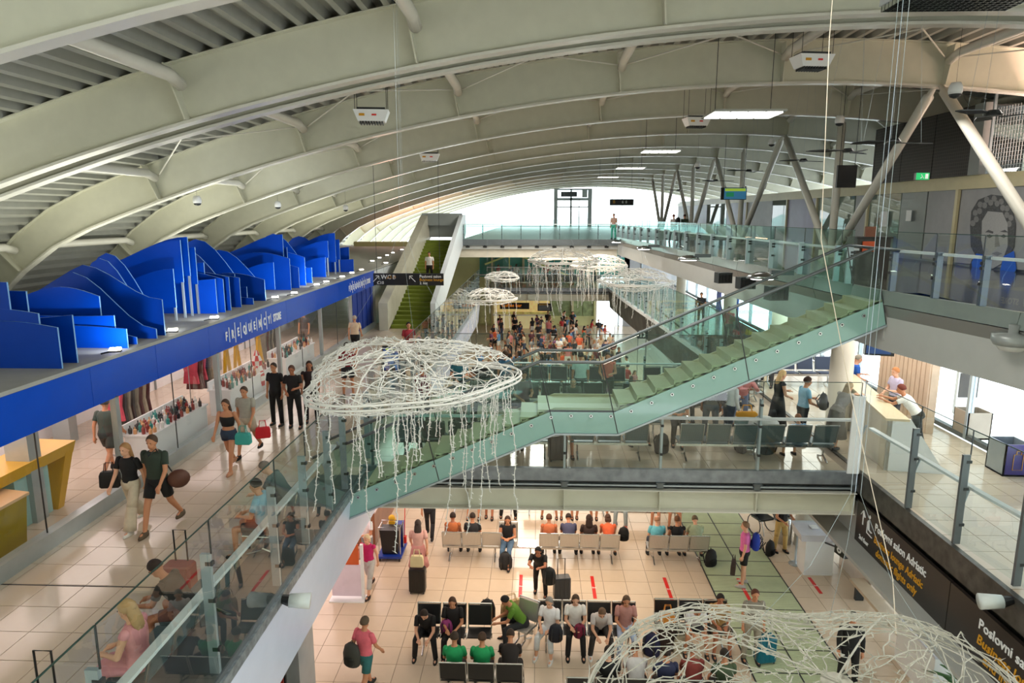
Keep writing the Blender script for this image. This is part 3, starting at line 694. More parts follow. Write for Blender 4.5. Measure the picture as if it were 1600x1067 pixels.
for i, (x, tp, bt, fl_) in enumerate(BL):
    if fl_:
        a = PX(x, tp, -9.3); b = PX(x, bt, -9.3); xr = -9.3; y = a.y; zb, zt = b.z, a.z
    else:
        p = PZ(x, bt, 6.9); y = p.y; xr = p.x; zb = 6.9; zt = PY(x, tp, y).z
    if x in (214, 245, 258):
        hgt = {214: .9, 245: 1.25, 258: .78}[x]; L = {214: 2.4, 245: 2.9, 258: 2.9}[x]
        cv = lambda u, h=hgt: h*(1-math.cos(min(1, u*1.6)*PI))/2-(.8*h*max(0, u-.62)/.38 if u > .62 else 0)
    elif x in (10, 40, 142): L = 1.2; cv = lambda u: .03*u
    elif fl_: L = 2.6; cv = lambda u: -.75*(1-math.cos(u*PI))/2
    else: L = 1.6+.9*random.random(); cv = lambda u, s=random.uniform(-.1, .25): s*math.sin(u*PI)
    m = board(i, xr, y, zb, zt, L, cv)
    o = m.build('wave_board', [BLUEF, EDGE], ww, world=True)
    if fl_ and zb > 7.0:
        m = MB(); m.bar((xr-.06, y+.06, 6.9), (xr-.06, y+.06, zb+.1), .05, .05); m.build('support_post', ALU, ww, world=True)
for (y, h, L, x0) in [(11.9, .75, 2.2, -9.3), (12.6, 1.0, 2.6, -9.7), (13.2, 1.05, 2.4, -9.7), (16.4, 1.65, 2.0, -9.7), (17.0, 1.75, 2.2, -9.8), (21.5, 1.7, 3.2, -9.8), (22.6, 1.9, 3.2, -9.8), (23.6, 1.5, 3.0, -9.6), (28.4, 1.6, 3, -9.8), (29.4, 1.9, 3, -9.9), (32.6, 1.7, 3, -9.9)]:
    m = board(0, x0, y, 6.9, 6.9+.25, L, lambda u, h=h: (h-.25)*math.sin(min(1, u*1.02)*PI)**1.2)
    m.build('wave_board', [BLUEF, EDGE], ww, world=True)
# floor-standing floodlights on the ledge
lm = MB(); lm.box(-.11, .11, -.05, .05, .05, .09); lm.bar((-.25, 0, .03), (-.1, 0, .06), .03, .03); lme = lm.mesh('lamp_body', BLACK)
lg = MB(); lg.hexa([(-.10, -.08, .09), (.10, -.08, .09), (.10, .08, .09), (-.10, .08, .09), (-.10, -.08, .10), (.10, -.08, .10), (.10, .08, .13), (-.10, .08, .13)]); lge = lg.mesh('lamp_lens', mat('lamp_lens', 'FFF8E8', .3, var=0, emit=14))
lamps = [(180, 550), (270, 519), (335, 499), (430, 467), (460, 460), (495, 447), (510, 442), (535, 434), (550, 428), (565, 423), (582, 409), (593, 404), (605, 400), (603, 412), (614, 396), (628, 391), (640, 387)]
for i, p in enumerate(lamps):
    q = PZ(p[0], p[1], 6.95)
    OD = ['first', 'second', 'third', 'fourth', 'fifth', 'sixth', 'seventh', 'eighth', 'ninth', 'tenth']
    o = thing('floodlight', ('small floodlight on the blue-edged store ledge, %s from the viewer' % OD[i] if i < 10 else 'small floodlight on the distant pinkish ledge beyond the store fascia'), 'floodlight', (q.x, q.y, 6.9), 20, 'floodlights along the store roof ledge' if i < 10 else 'floodlights on the distant ledge')
    link('lamp_body', lme, o); link('lamp_lens', lge, o)
    if i < 8:
        l = bpy.data.lights.new('floodlight_beam', 'SPOT'); l.energy = 210; l.spot_size = R(120); l.spot_blend = .8; l.color = (.92, .97, 1); l.shadow_soft_size = .08
        lo = bpy.data.objects.new('floodlight_beam', l); COL.objects.link(lo); lo.location = (q.x+.05, q.y, 7.06); lo.rotation_euler = (R(104), 0, R(48))
# ================================================================ SHOP UNDER THE LEFT GALLERY
ws = struct(MB().box(-4.62, -4.5, 1, 11.3, 0, 2.4).build('wall_shop', mat('shopfront_backing', 'A58A66', .4, var=.5, scale=4)))
for y in (6.9, 8.6, 9.3, 10.0, 10.7): MB().box(-4.5, -4.42, y-.03, y+.03, .05, 2.35).build('shop_mullion', BLACK, ws)
for y in (7.0, 8.7, 9.4, 10.1):
    for z in (.5, .95, 1.4, 1.85):
        MB().box(-4.5, -4.40, y, y+.55, z, z+.03).build('shelf', BLACK, ws)
MB().box(-4.75, -4.25, 10.9, 11.7, 0, 2.4).build('end_pillar', mat('pillar_grey', 'A7AEB2', .3, .4), ws)
bt = MB(); bt.lathe([(.03, 0), (.035, .02), (.035, .16), (.012, .2), (.012, .26)], n=8)
bcol = ['7A1F1A', 'C9A23A', '2C4A2A', 'D8C9A0', '8A4A20']
bmesh_ = [bt.mesh('bottle', mat('bottle_'+c, c, .2, var=0)) for c in bcol]
random.seed(9)
for y in (7.0, 8.7, 9.4, 10.1):
    for z in (.53, .98, 1.43, 1.88):
        for k in range(6):
            o = link('bottle', random.choice(bmesh_), None, (-4.45, y+.04+k*.09, z)); tag(o, 'bottle on a dark shelf of the shop under the left gallery', 'bottle', 'bottles in the shop window below the gallery')
def extinguisher(loc, label):
    t = thing('fire_extinguisher', label, 'fire extinguisher', loc)
    m = MB(); m.lathe([(.06, 0), (.085, .02), (.085, .42), (.05, .5), (.03, .54)], n=14); m.build('cylinder', mat('extinguisher_red', 'C01414', .25), t, smooth=True)
    m = MB(); m.lathe([(.025, .54), (.025, .6)], n=8); m.bar((0, 0, .6), (0, -.12, .64), .02, .03); m.bar((0, 0, .6), (.0, -.1, .58), .02, .02); m.build('valve', BLACK, t)
    m = MB(); m.tube([(0, -.05, .58), (.09, -.06, .5), (.11, -.03, .3), (.1, 0, .15)], .012, 6); m.build('hose', BLACK, t)
    return t
extinguisher((-4.08, 10.55, .55), 'red fire extinguisher beside the grey pillar under the left gallery')
extinguisher((-4.22, 10.0, .6), 'red fire extinguisher against the shop shelves, further left of the pair')
for p in [(-4.08, 10.55, .5), (-4.22, 10.0, .55)]: tag(MB().box(p[0]-.12, p[0]+.1, p[1]-.12, p[1]+.12, 0, p[2]+.045).build('pedestal', GREYP), 'grey pedestal box carrying the %s red extinguisher' % ('right-hand' if p[1] > 10.2 else 'left-hand'), 'pedestal')
# ================================================================ WIRE CLOUD LIGHTS
WIRE = mat('white_wrapped_wire', 'DCDCD8', .5, var=.04)
def cloud_meshes(seed, nb, ns, rw, Lf=1., WIRE=WIRE, bs=1.):
    random.seed(seed)
    def rr(a): return 1.5*(1+.10*math.cos(3*a+.6)+.05*math.cos(5*a))
    ring = MB()
    for dz, k, r in ((.03, 1.0, .016), (-.03, 1.0, .016), (0, .93, .011)):
        ring.tube([(rr(a)*k*math.cos(a), rr(a)*k*math.sin(a), dz) for a in [2*PI*i/64 for i in range(64)]], r*rw, 6, closed=True)
    net = MB()
    def P(rho, a, up):
        z = (.50*(1+.15*math.cos(3*a)) if up else -.34)*max(0, 1-rho**2.2)**.6
        return Vector((rho*rr(a)*math.cos(a), rho*rr(a)*math.sin(a), z))
    def bud(mb, p, s=.045):
        d = Vector((random.uniform(-1, 1), random.uniform(-1, 1), random.uniform(-1, 1))).normalized()*s*bs
        o = d.orthogonal().normalized()*.006*rw; q = d.cross(o).normalized()*.006*rw
        mb.add([p+o, p-o+q, p-o-q, p+d], [(0, 1, 3), (1, 2, 3), (2, 0, 3), (0, 2, 1)])
    for b in range(nb):
        up = random.random() < .66
        r0, a0 = math.sqrt(random.random()), random.random()*2*PI
        r1, a1 = min(1, max(.05, r0+random.uniform(-.6, .6))), a0+random.uniform(-1.1, 1.1)
        n = 8; pts = []
        for i in range(n+1):
            u = i/n; p = P(r0+(r1-r0)*u, a0+(a1-a0)*u, up)
            p += Vector((random.gauss(0, .018), random.gauss(0, .018), random.gauss(0, .018))); pts.append(p)
        net.tube(pts, .0072*rw, 5)
        for p in pts:
            if random.random() < .9: bud(net, p)
    arms = MB()
    for k in range(8):
        a = k*PI/4+.2
        arms.tube([P(i/6, a, True) for i in range(7)], .011*rw, 5)
    arms.lathe([(.1, .5), (.1, .52)], n=10)
    strands = []
    for s in range(ns):
        m = MB(); L = random.choice([.35, .6, .8, 1.0, 1.3, 1.7])*Lf; n = max(4, int(L/.07)); p = Vector((0, 0, 0)); pts = [p.copy()]
        for i in range(n):
            p = p+Vector((random.gauss(0, .012), random.gauss(0, .012), -L/n)); pts.append(p.copy())
        m.tube(pts, .0058*rw, 4)
        for q in pts: bud(m, q, .05); bud(m, q, .045)
        strands.append(m.mesh('light_strand', WIRE))
    pos = []
    for s in range(ns*4):
        a = random.choice([.2, 1.2, 2.4, 3.3, 4.1, 4.6, 5.3, 5.9])+random.gauss(0, .22); rho = random.choice([.98, .98, .8, .55])
        pos.append((P(rho, a, False), random.randrange(ns)))
    return ring.mesh('ring_frame', WIRE, True), net.mesh('wire_net', WIRE), arms.mesh('dome_arm', WIRE), strands, pos
CLA = cloud_meshes(4, 230, 16, 1.0, 1.1)
CLN = cloud_meshes(6, 230, 2, .62, 1., mat('shaded_wrapped_wire', 'BDBBB0', .5, var=.12, scale=8), 1.3)  # same wire in a greyer colour, with its shade painted in
CLB = cloud_meshes(8, 130, 8, 1.5, 1.3)
def cloud(label, loc, rz, C, ns, s=1., top=None, tilt=0, nostr=False):
    t = thing('cloud_light', label, 'hanging light', loc, rz); t.scale = (s, s, s); t.rotation_euler[0] = R(tilt)
    link('ring_frame', C[0], t); stuff(link('wire_net', C[1], t)); link('dome_arm', C[2], t)
    for p, i in C[4][:0 if nostr else ns]: link('light_strand', C[3][i], t, p)
    M = Matrix.Rotation(-R(rz), 3, 'Z')
    for a in (.5, 2.6, 4.7):
        m = MB(); H = ((top or prof(loc[0])+BH)-loc[2])/s
        m.tube([(1.3*math.cos(a), 1.3*math.sin(a), .05), (.25*math.cos(a), .25*math.sin(a), 1.6), (.03*math.cos(a), .03*math.sin(a), 2.2), (.03*math.cos(a), .03*math.sin(a), H)], .0016, 4); m.build('suspension_wire', ALU, t)
    return t
cloud('large white wire cloud light with long hanging strands in front of the near staircase', (-2.03, 10.3, 7.08), 20, CLA, 64, 1.07)
cloud('huge nearest wire cloud light seen from above at the lower right', tuple(PZ(1300, 1150, 6.1)), 40, CLN, 0, s=1.06, nostr=True).scale.z = .8
cloud('small round cloud light above the left gallery railing, nearer of the left pair', tuple(PY(762, 466, 38)), 0, CLB, 26, .98)
cloud('smallest cloud light hanging behind the left one, just under the far upper walkway', tuple(PY(786, 434, 44)), 60, CLB, 12, .75)
cloud('wide cloud light in the centre before the far seating bridge', tuple(PY(880, 408, 33)), 30, CLB, 28, 1.1)
cloud('cloud light partly behind and right of the central one', tuple(PY(936, 414, 38)), 100, CLB, 24, 1.)
cloud('cloud light nearest the right gallery, lowest of the three central clouds', tuple(PY(993, 441, 30)), 150, CLB, 28, 1.05)
# ================================================================ ROOF FIXTURES
LUM = mat('lit_diffuser', 'FFFDF6', .4, var=0, emit=3.0)
def heater(px, py, Y, label):
    p = PY(px, py, Y); t = thing('ceiling_heater', label, 'heater', p, 8, None)
    m = MB(); m.hexa([(-.34, -.22, -.14), (.34, -.22, -.14), (.34, .22, -.14), (-.34, .22, -.14), (-.45, -.3, .14), (.45, -.3, .14), (.45, .3, .14), (-.45, .3, .14)]); m.build('housing', WHITE, t)
    m = MB(); m.box(-.36, .36, -.24, .24, .14, .2); m.build('top_cover', DKGREY, t)
    m = MB()
    for i in range(9): m.box(-.3+i*.07, -.27+i*.07, -.215, .2, -.2, -.14)
    m.build('grille', DKGREY, t)
    MB().box(-.3, -.16, -.29, -.27, -.02, .04).build('yellow_sticker', LETY, t); MB().box(.02, .14, -.285, -.27, -.01, .03).build('red_badge', RED, t)
    for a in (-.4, .4):
        for b in (-.25, .25):
            m = MB(); m.tube([(a, b, .15), (a, b, prof(p.x)+BH-p.z)], .008, 4); m.build('hanger_rod', DKGREY, t)
heater(581, 182, 18.4, 'white ceiling heater with yellow sticker hanging below the second roof beam on the left')
heater(1268, 97, 18.4, 'white ceiling heater with grille hanging near the right end of the second roof beam')
heater(671, 246, 31, 'small white ceiling heater further back on the left, under the fourth beam')
heater(1088, 191, 26, 'pale ceiling heater beside the square mirrored lamp in the right centre')
def panel_lamp(px, py, Y, w, label):
    p = PY(px, py, Y); t = thing('mirror_lamp', label, 'ceiling lamp', p, 0)
    MB().box(-w/2, w/2, -w*.42, w*.42, .0, .05).build('frame', CHROME, t)
    for i in range(4): MB().box(-w/2+w*i/4+.03, -w/2+w*(i+1)/4-.03, -w*.3, w*.3, -.02, 0).build('lamp_cell', LUM, t)
    for a in (-.4, .4): MB().tube([(a*w, 0, .05), (a*w, 0, prof(p.x)+BH-p.z)], .01, 4).build('hanger_rod', DKGREY, t)
panel_lamp(1160, 180, 20, 1.9, 'large bright square mirrored lamp hanging in the right centre of the roof')
panel_lamp(1032, 237, 31, 1.6, 'second bright mirrored lamp, further back and left of the large one')
panel_lamp(985, 263, 41, 1.6, 'third bright mirrored lamp hanging beyond the second')
panel_lamp(950, 277, 52, 1.5, 'small bright mirrored lamp farthest away near the end window')
t = thing('louvre_lamp', 'dark gridded louvre lamp at the very top right corner of the view', 'ceiling lamp', PY(1500, 2, 10.5), 0)
MB().box(-.9, .9, -.45, .45, .06, .2).build('housing', STEELB, t)
m = MB()
for i in range(19): m.box(-.88+i*.098, -.865+i*.098, -.43, .43, -.02, .06)
for j in range(9): m.box(-.88, .9, -.43+j*.105, -.415+j*.105, -.02, .06)
m.build('louvre_grid', CHROME, t)
for a in (-.8, .8): MB().tube([(a, 0, .2), (a, 0, 3.6)], .01, 4).build('hanger_rod', DKGREY, t)
def pod(px, py, Y, label, col=None, s=1.):
    p = PY(px, py, Y); t = thing('hanging_speaker', label, 'speaker', p, 0)
    m = MB(); m.lathe([(.02, .16), (.10, .15), (.14, .06), (.15, -.03), (.13, -.10)], n=16, sx=s, sy=s); m.build('shell', WHITE, t, smooth=True)
    m = MB(); m.lathe([(.13, -.10), (.10, -.16), (.03, -.19)], n=16, sx=s, sy=s); m.build('grille', DKGREY, t, smooth=True)
    MB().tube([(0, 0, .15), (0, 0, prof(p.x)+BH-p.z)], .004, 4).build('cable', DKGREY, t)
for a in [(1493, 140, 16.5, 'round white hanging speaker right beside the nearest raking strut'), (1312, 188, 24, 'small round speaker left of the dark plant room'), (308, 313, 24, 'round white hanging speaker at the left under the third roof beam'), (434, 320, 31, 'round white hanging speaker right of the first one under the left roof'), (1206, 222, 31, 'small hanging speaker above the middle strut group'), (540, 325, 38, 'tiny speaker in the distance on the left, before the peach lit beams'), (1090, 258, 36, 'tiny speaker right of the mirrored lamps')]: pod(*a)
SAIL = mat('dark_sail', '23262A', .35, var=0)
def mobile(px, py, Y, label, rz, s=1.):
    p = PY(px, py, Y); t = thing('sail_mobile', label, 'mobile', p, rz); H = prof(p.x)+BH-p.z
    for k, a in enumerate((0, 2.1, 4.0)):
        m = MB(); pts = [(.12, 0), (.55, .2), (1.05, .10), (1.15, 0), (.6, -.18)]
        m.prism(pts, lambda u, v, kk: (s*(u*math.cos(a)-v*math.sin(a)), s*(u*math.sin(a)+v*math.cos(a)), .05*math.sin(k*2)+kk*.02+.09*v)); m.build('sail_blade', SAIL, t)
        MB().tube([(s*.8*math.cos(a), s*.8*math.sin(a), .03), (s*.3*math.cos(a), s*.3*math.sin(a), H)], .003, 4).build('suspension_wire', ALU, t)
    m = MB(); m.lathe([(.13, 0), (.15, .03), (.1, .1)], n=10); m.build('hub', DKGREY, t)
for a in [(1396, 224, 15.2, 'dark three-bladed sail mobile in front of the plant room', 10, .8), (1325, 238, 19, 'dark sail mobile left of the plant room, overlapping the vertical strut', 40, .9), (1552, 181, 13.5, 'dark blue-grey sail mobile before the wire screen at the far right', 75, .75), (1255, 252, 27, 'dark sail mobile above the right gallery, third from the right', 20, .8), (1170, 268, 33, 'dark sail mobile over the middle strut group', 60, .9), (1118, 283, 40, 'distant dark sail mobile left of the strut groups', 0, .9), (1060, 298, 50, 'farthest dark sail mobile near the hanging signs', 30, .9)]: mobile(*a)
# spotlights and speakers under the upper right gallery edge
def sspot(px, py, Y, label):
    p = PY(px, py, Y); t = thing('edge_spotlight', label, 'spotlight', p, 0)
    m = MB(); m.lathe([(.10, .1), (.26, .02), (.30, -.06)], n=14, sx=1.3); m.build('reflector', CHROME, t, smooth=True)
    m = MB(); m.lathe([(.25, -.05), (.2, -.09), (.02, -.1)], n=14, sx=1.3); m.build('lamp_lens', mat('spot_glow', 'FFFFFF', .3, var=0, emit=6), t)
    m = MB(); m.box(.2, .75, -.05, .05, .02, .14); m.build('bracket_arm', MIDGREY, t)
for a in [(963, 377, 44, 'small bright spotlight on the slab edge nearest the far walkway'), (1006, 387, 33, 'bright spotlight on the slab edge, second from the far walkway'), (1076, 403, 24, 'large bright spotlight on the slab edge left of the box speakers'), (1191, 431, 17.0, 'bright spotlight behind the staircase handrails')]: sspot(*a)
def bspk(px, py, Y, label, rz=0):
    p = PY(px, py, Y); t = thing('box_speaker', label, 'speaker', p, rz)
    m = MB(); m.box(-.22, .22, -.12, .2, -.16, .16); m.build('cabinet', DKGREY, t)
    for i in range(4): MB().box(-.19+i*.10, -.12+i*.10, -.15, -.12, -.12, .1).build('horn', BLACK, t)
for a in [(1131, 434, 21, 'dark box speaker on the slab underside, left of three', 10), (1166, 442, 18.8, 'dark box speaker crossed by the far handrail', 10), (1214, 458, 16, 'dark box speaker crossed by the near handrail', 10)]: bspk(*a)
def cam_dome(px, py, Y, label):
    p = PY(px, py, Y); t = thing('ceiling_dome_camera', label, 'camera', p, 0)
    m = MB(); m.lathe([(.07, .25), (.07, .12), (.28, .1), (.28, 0), (.24, -.06)], n=18); m.build('housing', GREYP, t, smooth=True)
    m = MB(); m.lathe([(.23, -.05), (.16, -.14), (.02, -.17)], n=18); m.build('dome', mat('frosted_dome', 'B9BAB4', .2), t, smooth=True)
cam_dome(1582, 533, 10.4, 'grey dome fixture under the sloping fascia at the right edge')
def bulkhead(px, py, X, label, dx):
    p = PX(px, py, X); t = thing('bulkhead_lamp', label, 'lamp', p, 0)
    m = MB(); m.tube([(0, 0, 0), (dx*.30, .05, -.03)], [.10, .12], 14); m.build('glass_body', mat('frosted_lamp_glass', 'D5DDDD', .25, var=0), t, smooth=True)
    m = MB(); m.tube([(-dx*.14, 0, .03), (0, 0, 0)], [.06, .09], 10); m.build('cap', BLACK, t)
    m = MB(); m.tube([(-dx*.22, -.05, .06), (-dx*.14, 0, .03)], .03, 6); m.build('bracket', ALU, t)
bulkhead(452, 938, -3.70, 'cylindrical frosted lamp fixed on the white fascia of the left gallery', 1)
bulkhead(1566, 940, 6.98, 'cylindrical grey lamp fixed on the right-hand sign band', -1)
# ================================================================ SIGNS AND SCREENS
def hsign(name, label, px0, py0, px1, py1, Y, items, d=.12, m_=SIGNK, cat='sign', to=None):
    a = PY(px0, py0, Y); b = PY(px1, py1, Y); t = thing(name, label, cat, ((a.x+b.x)/2, Y, (a.z+b.z)/2))
    w = (b.x-a.x)/2; h = (a.z-b.z)/2
    MB().box(-w, w, 0, d, -h, h).build('sign_board', m_, t)
    if to:
        for s in (-.8, .8): MB().tube([(s*w, d/2, h), (s*w, d/2, to-t.location.z)], .012, 5).build('hanger_rod', DKGREY, t)
    for s, sz_, u, v, mm in items: text(s, sz_*2*h, mm, t, frame3((u*w, -.012, v*h), (1, 0, 0), (0, 0, 1)), ext=.004)
    return t, w, h
t, w, h = hsign('hanging_sign', 'long black direction sign with white arrows hanging before the green stair', 583, 427, 693, 446, 32.6, [('WC', .5, -.78, .05, LETW), ('A1-9', .4, -.62, .05, LETY), ('B', .5, -.45, .05, LETW), ('C10', .35, -.9, -.8, LETW), ('Poslovni salon', .32, .32, .3, LETW), ('Business lounge', .32, .32, -.25, LETY), ('2. kat', .3, .32, -.8, LETW)])
for k, (u, dx, dz) in enumerate(((-.92, .14, .14), (.12, -.14, .14))):
    m = MB(); c = Vector((u*w, -.012, .1*h)); e = c+Vector((dx, 0, dz)); m.bar(c-Vector((dx, 0, dz)), e, .03, .008, up=(0, 1, 0)); m.bar(e, e-Vector((dx*1.1, 0, 0)), .03, .008, up=(0, 1, 0)); m.bar(e, e-Vector((0, 0, .15)), .03, .008, up=(0, 1, 0)); m.build('arrow_symbol', LETW, t)
for s in (-1, 1): MB().tube([(s*w*.9, .06, h), (s*w*.9, .06, prof(t.location.x)+BH-t.location.z)], .012, 5).build('hanger_rod', DKGREY, t)
hsign('hanging_sign', 'black coffee bar sign with orange lettering over the far bar', 781, 473, 827, 483, 57, [('Coffee bar', .75, -.9, -.3, mat('orange_lettering', 'E8821C', .4, emit=.5))], to=3.72)
hsign('hanging_sign', 'black coffee bar sign left of the large cloud, far away', 678, 473, 699, 482, 57, [('Coffee bar', .5, -.9, -.3, mat('orange_lettering', 'E8821C', .4))], to=3.72)
t, w, h = hsign('departure_board', 'small dark departures board with yellow heading above the far crowd', 840, 474, 862, 486, 54, [('DEPARTURES', .2, -.8, .55, LETY)], cat='screen', to=3.72)
for i in range(5): MB().box(-w*.85, w*.8, -.02, -.005, h*(.35-.26*i), h*(.43-.26*i)).build('text_row', mat('dim_row', '8C8F93', .4), t)
t, w, h = hsign('hanging_sign', 'black gate direction sign hanging in the distance beside the window tower', 953, 311, 990, 321, 60, [('B', .7, -.75, -.3, LETY), ('6', .6, .0, -.3, LETW), ('8', .6, .3, -.3, LETW)], to=14.4)
for (px0, py0, px1, py1, Y, lb) in ((1310, 258, 1337, 293, 26.5, 'plain dark back of a hanging screen left of the plant room'), ):
    hsign('hanging_screen', lb, px0, py0, px1, py1, Y, [], m_=mat('navy_screen_back', '14171F', .4), cat='screen', to=14.4)
t, w, h = hsign('hanging_screen', 'colourful hanging information screen beyond the middle strut group', 1127, 293, 1166, 312, 38, [], cat='screen', to=14.4)
MB().box(-w*.75, w*.95, -.02, -.005, -h*.9, h*.9).build('display', mat('display_blue', '3E7FA8', .3, emit=.5), t)
MB().box(-w*.7, w*.9, -.03, -.02, h*.4, h*.85).build('heading_bar', mat('lime_bar', 'B6D84A', .3, emit=.5), t); MB().box(-w*.6, w*.0, -.03, -.02, -h*.5, h*.2).build('green_field', mat('green_field', '2E9A6A', .3, emit=.4), t)
t, w, h = hsign('exit_sign', 'green illuminated emergency exit sign below the plant room', 1432, 270, 1451, 281, 20.3, [], cat='sign')
MB().box(-w, w, -.02, 0, -h, h).build('green_face', mat('exit_green', '1FA35E', .4, var=0, emit=.8), t)
m = MB(); m.ball((-.25*w, -.03, .45*h), .012, .01, .014, 6, 4); m.bar((-.25*w, -.03, .3*h), (-.1*w, -.03, -.1*h), .03, .01); m.bar((-.1*w, -.03, -.1*h), (-.35*w, -.03, -.6*h), .02, .01); m.bar((-.1*w, -.03, -.1*h), (.1*w, -.03, -.6*h), .02, .01); m.build('running_figure', LETW, t)
MB().box(.35*w, .8*w, -.03, -.02, -.7*h, .7*h).build('door_symbol', LETW, t)
# monitors under the right gallery
t, w, h = hsign('hanging_monitor', 'dark hanging gate monitor with dim blue text under the right gallery soffit', 1355, 526, 1395, 556, 17.0, [], cat='screen', d=.15, to=7.0)
t.rotation_euler[2] = R(-14)
MB().box(-w*.9, w*.75, -.012, 0, -h*.8, h*.85).build('display', mat('dim_blue_display', '1B3560', .3, emit=.25), t); MB().box(-w*.4, -w*.05, -.02, -.012, h*.35, h*.6).build('orange_logo_bar', mat('orange_bar', 'D9704A', .3, emit=.4), t)
t, w, h = hsign('gate_number_sign', 'small black gate sign with white digits showing under the staircase', 1318, 515, 1340, 526, 18.5, [('25', .8, -.6, -.55, LETW)], to=7.0)
t, w, h = hsign('gate_number_sign', 'small black gate 13 sign beside the far pale column', 996, 517, 1012, 529, 30, [('13', .8, -.6, -.55, LETW)], to=2.5)
# departures totem on the left gallery
t, w, h = hsign('departures_totem', 'freestanding departures display with blue rows on the left gallery', 596, 517, 625, 560, 23.2, [], d=.15, cat='screen'); t.location.z = 4+h+.12
MB().box(-w*1.0, w*1.0, -.03, .2, -h-.12, -h).build('foot', DKGREY, t)
MB().box(-w*.85, w*.85, -.012, 0, -h*.75, h*.9).build('display', mat('blue_display', '143A8C', .3, emit=.35), t)
MB().box(-w*.6, w*.8, -.02, -.012, h*.74, h*.86).build('heading_bar', mat('lime_bar', 'B6D84A', .3), t)
for i in range(11):
    for u0, u1 in ((-.8, -.3), (-.25, .3), (.4, .8)): MB().box(w*u0, w*u1, -.02, -.012, h*(.62-.12*i), h*(.67-.12*i)).build('text_row', mat('pale_text_row', '9CC0F0', .4, emit=.4), t)
# gate 8 cube
c8 = PY(1327, 853, 16.6); t = thing('gate_cube_sign', 'black cube gate sign with a white 8 hanging below the right gallery', 'sign', c8, 12)
MB().box(-.27, .27, -.2, .2, -.24, .24).build('sign_box', SIGNK, t)
text('8', .36, LETW, t, frame3((-.08, -.206, -.17), (1, 0, 0), (0, 0, 1))); text('8', .36, LETW, t, frame3((-.276, .1, -.17), (0, -1, 0), (0, 0, 1)))
text('Izlaz / Gate', .08, LETY, t, frame3((-.22, -.206, .13), (1, 0, 0), (0, 0, 1)))
MB().box(-.02, .02, -.02, .02, .24, .9).build('hanger_rod', DKGREY, t)
# portrait mural on the gallery wall (generic grey engraving of a curly haired gentleman with blue cravat)
pc = PX(1552, 365, WX); t = thing('portrait_mural', 'large engraved portrait of a curly haired man with blue collar on the gallery wall', 'mural', (WX-.02, pc.y, 0))
G1 = mat('engraved_dark_grey', '525458', .6, var=.3, scale=14); G2 = mat('engraved_mid_grey', '858688', .6, var=.12, scale=20); G3 = mat('engraved_light_grey', 'A9AAAC', .6, var=.06, scale=20)
def mq(px, py): p = PX(px, py, WX); return (pc.y-p.y, p.z)
def disc(pts, k, m, nm): 
    mb = MB(); mb.prism([mq(*p) for p in pts], lambda u, v, kk: (-.004*k-(.004 if kk else 0), -u, v)); mb.build(nm, m, t)
disc([(1517, 352), (1519, 330), (1530, 312), (1550, 304), (1568, 306), (1582, 320), (1588, 350), (1586, 385), (1578, 400), (1560, 412), (1530, 408), (1518, 385)], 1, G1, 'curly_wig')
for q in range(16):
    a_ = PI*.05+q*PI*.9/15; cx_, cy_ = 1552+31*math.cos(a_)*(1 if q % 2 else .86), 356-46*math.sin(a_)*(1 if q % 2 else .86)
    disc([(cx_+4.2*math.cos(z_), cy_+5*math.sin(z_)) for z_ in [i*PI/4 for i in range(8)]], 1.6, G2, 'wig_curl')
disc([(1536, 345), (1545, 330), (1568, 332), (1576, 350), (1576, 385), (1566, 412), (1552, 420), (1540, 405), (1535, 375)], 2, G3, 'face')
disc([(1541, 363), (1546, 359), (1554, 362), (1553, 365), (1546, 363)], 3, G1, 'eyebrow'); disc([(1564, 362), (1572, 359), (1577, 363), (1571, 363)], 3, G1, 'eyebrow')
disc([(1543, 369), (1548, 366), (1553, 369), (1548, 372)], 3, G1, 'eye'); disc([(1565, 369), (1570, 366), (1575, 369), (1570, 372)], 3, G1, 'eye')
disc([(1557, 366), (1561, 366), (1564, 385), (1556, 386)], 3, G2, 'nose'); disc([(1551, 396), (1560, 393), (1568, 396), (1560, 400)], 3, G2, 'mouth')
disc([(1520, 405), (1540, 405), (1552, 432), (1545, 470), (1500, 480), (1508, 440)], 1, mat('engraved_slate', '3C414A', .6, var=.2), 'coat')
disc([(1527, 396), (1540, 398), (1536, 420), (1522, 432), (1520, 410)], 3, mat('blue_collar', '1E62D8', .5), 'blue_collar')
disc([(1570, 400), (1586, 392), (1590, 420), (1572, 450), (1560, 440)], 3, mat('blue_collar', '1E62D8', .5), 'blue_collar')
# notices on the gallery glass door
for (x, y, w_, h_, lb) in ((1381, 342, .22, .3, 'white notice sheet with green heading on the glass gallery door'), (1420, 337, .14, .2, 'small white notice sheet right of the green headed one')):
    p = PX(x, y, WX-.09); o = MB().box(-.01, 0, -w_*1.3, w_*1.3, -h_, h_).build('notice_sheet', WHITE); o.location = p; tag(o, lb, 'notice')
cb_ = PZ(1352, 432, 8.0); t = thing('reception_cabinet', 'tall dark cabinet with an orange picture at the top of the staircase', 'cabinet', (cb_.x, cb_.y, 7.95), 0)
MB().box(-.42, .42, -.3, .3, 0, 1.05).build('body', mat('dark_wood', '221C1A', .3), t)
MB().box(-.46, .46, -.34, .34, 1.05, 1.09).build('top', BLACK, t)
MB().box(-.3, .0, -.345, -.305, .72, .98).build('orange_picture', mat('orange_picture', 'C8532A', .4), t)
o = MB().box(-.14, .14, -.03, .03, 0, .26).build('leaflet_stand', mat('brown_leaflets', '7A4A36', .5)); o.location = (cb_.x-.02, cb_.y-.1, 9.04); tag(o, 'small brown leaflet stand on top of the dark cabinet', 'stand')
